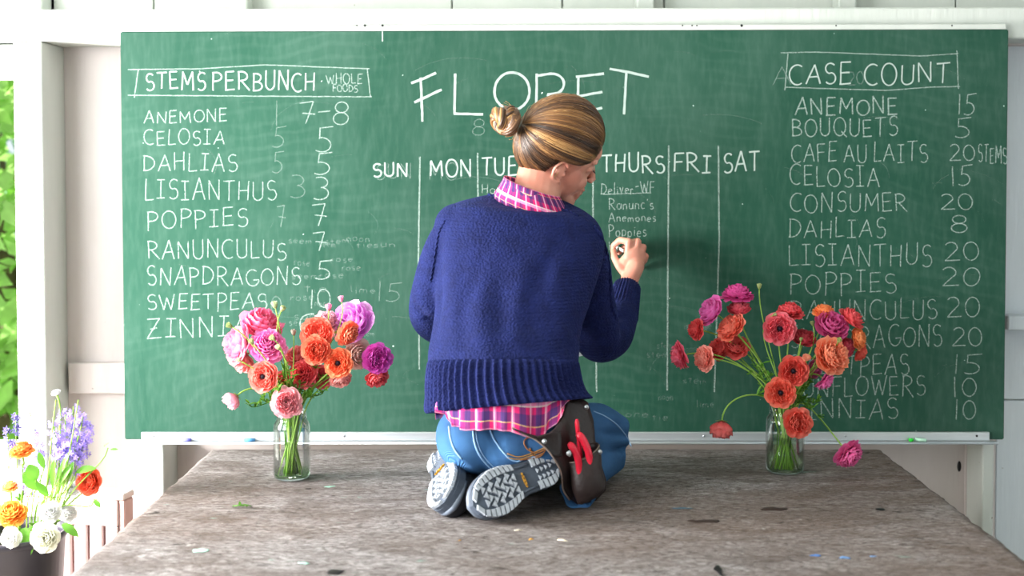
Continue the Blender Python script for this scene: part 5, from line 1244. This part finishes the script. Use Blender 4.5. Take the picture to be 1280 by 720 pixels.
for k, (px, py, d, r, f, kind, col, opt, label, nm) in enumerate(BB):
    c = at(px, py, d); flower(nm, label, 'flower', c, f, r/sc(d), kind, col, instem(k, c.x, c.y), 'cut flowers in the bucket', edge=(opt.split('#')[1] if '#' in opt else None), leaf=1 if k % 2 else None, sr=.0022)
M_PUR = petal_mat('violet_floret', '9a80dc', 'c3b4f0'); M_PURD = petal_mat('dark_violet_floret', '4c3a8c', '6a58ae')
def spike(px, py, px1, py1, d, n, w_, mat, label, fl=.006, sr=.0018):
    top = at(px, py, d); low = at(px1, py1, d); root = empty('larkspur', (bkx, bky, .33)); tag(root, label, 'flower', 'purple flower spikes in the bucket')
    b, mm, m_ = instem(random.randint(0, 9), low.x, low.y); bm = bmesh.new(); path = [b, mm]+bez(m_, m_+(m_-b)*.3, low, top, 12); tube(bm, path, sr, 6); build('stem', bm, M_STEM, root, True)
    bm = bmesh.new(); lay = bm.verts.layers.float.new('tint')
    for q in range(n):
        t = random.random(); p = low.lerp(top, t); rad = w_*1.6*(1.05-.6*t); o = V((random.gauss(0, 1), random.gauss(0, 1), random.gauss(0, .4))).normalized()*rad*random.uniform(.4, 1); c = p+o; A = (o+V((0, -.01, .003))).normalized(); X = A.orthogonal().normalized(); Y = A.cross(X)
        tube(bm, [p, c], .0004, 4)
        for k in range(5):
            a = k*1.257; dd = X*math.cos(a)+Y*math.sin(a); s2 = X*math.cos(a+1.57)+Y*math.sin(a+1.57); vv = [bm.verts.new(c), bm.verts.new(c+dd*fl*.6+s2*fl*.35), bm.verts.new(c+dd*fl*1.3+A*fl*.3), bm.verts.new(c+dd*fl*.6-s2*fl*.35)]
            for v in vv: v[lay] = random.random()
            bm.faces.new(vv)
    build('florets', bm, mat, root)['kind'] = 'stuff'
for i, (a, b_, c_, e_, n, w_, lb) in enumerate([(92, 508, 88, 570, 70, .030, 'tallest pale violet spike over the bucket'), (82, 518, 82, 575, 60, .026, 'violet spike left of the tallest one'), (104, 520, 95, 575, 60, .024, 'violet spike right of the tallest one, near the chalkboard'), (75, 535, 78, 585, 45, .022, 'shorter violet spike leaning left'), (98, 540, 92, 590, 45, .022, 'lowest violet spike in front of the tallest'),
                            (66, 522, 74, 572, 30, .016, 'thin violet spike at left edge of the cluster'), (113, 530, 100, 572, 26, .014, 'thin violet spike at right edge of the cluster'), (28, 580, 30, 620, 34, .018, 'loose lilac spike above the orange rim blooms')]):
    spike(a, b_, c_, e_, .585+.01*(i % 3), n, w_, M_PUR, lb)
for i, (a, b_, c_, e_, lb) in enumerate([(20, 516, 18, 560, 'dark purple sprig against the window'), (9, 536, 14, 570, 'dark purple sprig at the photo edge'), (36, 512, 58, 590, 'thin arching sprig with few dark florets'), (48, 545, 50, 600, 'fine lilac sprig left of the violet cluster')]):
    spike(a, b_, c_, e_, .60, 12, .007, M_PURD if i < 2 else M_PUR, lb, .007, .0011)
# leaves in the bucket, each its own
lf = empty('bucket_foliage', (bkx, bky, .33)); tag(lf, 'broad green leaves and stems rising from the bucket', 'foliage')
for (px, py, dx, dz, L_, W_) in ((95, 590, .9, .35, .055, .010), (75, 605, .5, .9, .07, .009), (45, 600, -.3, 1, .05, .016), (48, 612, -.6, .8, .06, .014), (22, 668, -.3, -.6, .05, .018), (30, 660, .2, -.9, .06, .020), (78, 655, .8, -.4, .045, .010), (85, 600, .3, 1, .06, .008), (66, 610, .1, 1, .09, .007), (72, 600, .4, 1, .10, .006), (118, 625, .5, -.4, .022, .006), (60, 620, -.4, .7, .05, .010), (130, 558, .5, .5, .02, .003), (138, 562, .9, .2, .02, .003), (55, 585, -.2, 1, .05, .008)):
    bm = bmesh.new(); p = at(px, py, .62 if py < 640 else .70); leafshape(bm, p, V((dx, -.3, dz)), L_, W_, V((0, -.7, .7)), .25); build('leaf', bm, M_LEAF, lf, True)
for (px, py) in ((95, 590), (75, 605), (45, 600), (85, 600), (66, 610), (118, 625), (135, 560), (60, 620), (55, 585), (80, 585), (90, 580), (84, 575), (98, 500), (70, 500)):
    tip = at(px, py, .62); b, mm, m_ = instem(px, tip.x, tip.y); bm = bmesh.new(); tube(bm, [b, mm]+bez(m_, m_+(m_-b)*.3, tip-V((.01, 0, .05)), tip, 8), .0017, 6); build('stem', bm, M_STEM, lf, True)
# ------------------------------------------------------------------ scraps on the table
def scrap(name, px, py, label, cat, fn, mat, grp=None):
    p = floor_at(px, py); bm = bmesh.new(); fn(bm, V((p.x, p.y, TZ+.0012))); o = build(name, bm, mat, None, True); tag(o, label, cat, grp)
def sprig(bm, p):
    for k in range(9):
        leafshape(bm, p+V((k*.003-.012, random.uniform(-.006, .006), .001)), V((random.uniform(-1, 1), random.uniform(-1, 1), random.uniform(.05, .5))), .014, .003, V((0, 0, 1)), .1)
    tube(bm, [p+V((-.02, 0, .0015)), p+V((.006, .004, .004)), p+V((.022, 0, .0015))], .0012, 5)
scrap('leaf_sprig', 302, 634, 'small green leaf sprig fallen on the table before the left jar', 'leaf', sprig, M_LEAF)
def chip(l, a, w_=.0018): return lambda bm, p: tube(bm, [p-V((math.cos(a), math.sin(a), 0))*l+V((0, 0, w_*.6)), p+V((0, 0, w_*1.2)), p+V((math.cos(a), math.sin(a), 0))*l+V((0, 0, w_*.6))], [w_*.5, w_, w_*.4], 5, True, .5)
M_CHIP = simple('pale_wood', 'e4d6bc', .8); M_CHIPO = simple('ochre_petal', 'd39a3c', .8)
scrap('wood_sliver', 703, 677, 'pale wood sliver on the table right of the boots', 'wood chip', chip(.012, -.5), M_CHIP)
scrap('wood_sliver', 648, 664, 'thin pale wood sliver in front of the larger boot', 'wood chip', chip(.009, .1, .0012), M_CHIP)
scrap('fallen_petal', 664, 676, 'ochre dried petal on the table below the larger boot', 'petal', chip(.005, .3, .0022), M_CHIPO)
scrap('fallen_petal', 575, 677, 'tiny ochre petal scrap below the smaller boot', 'petal', chip(.004, .8, .0018), M_CHIPO)
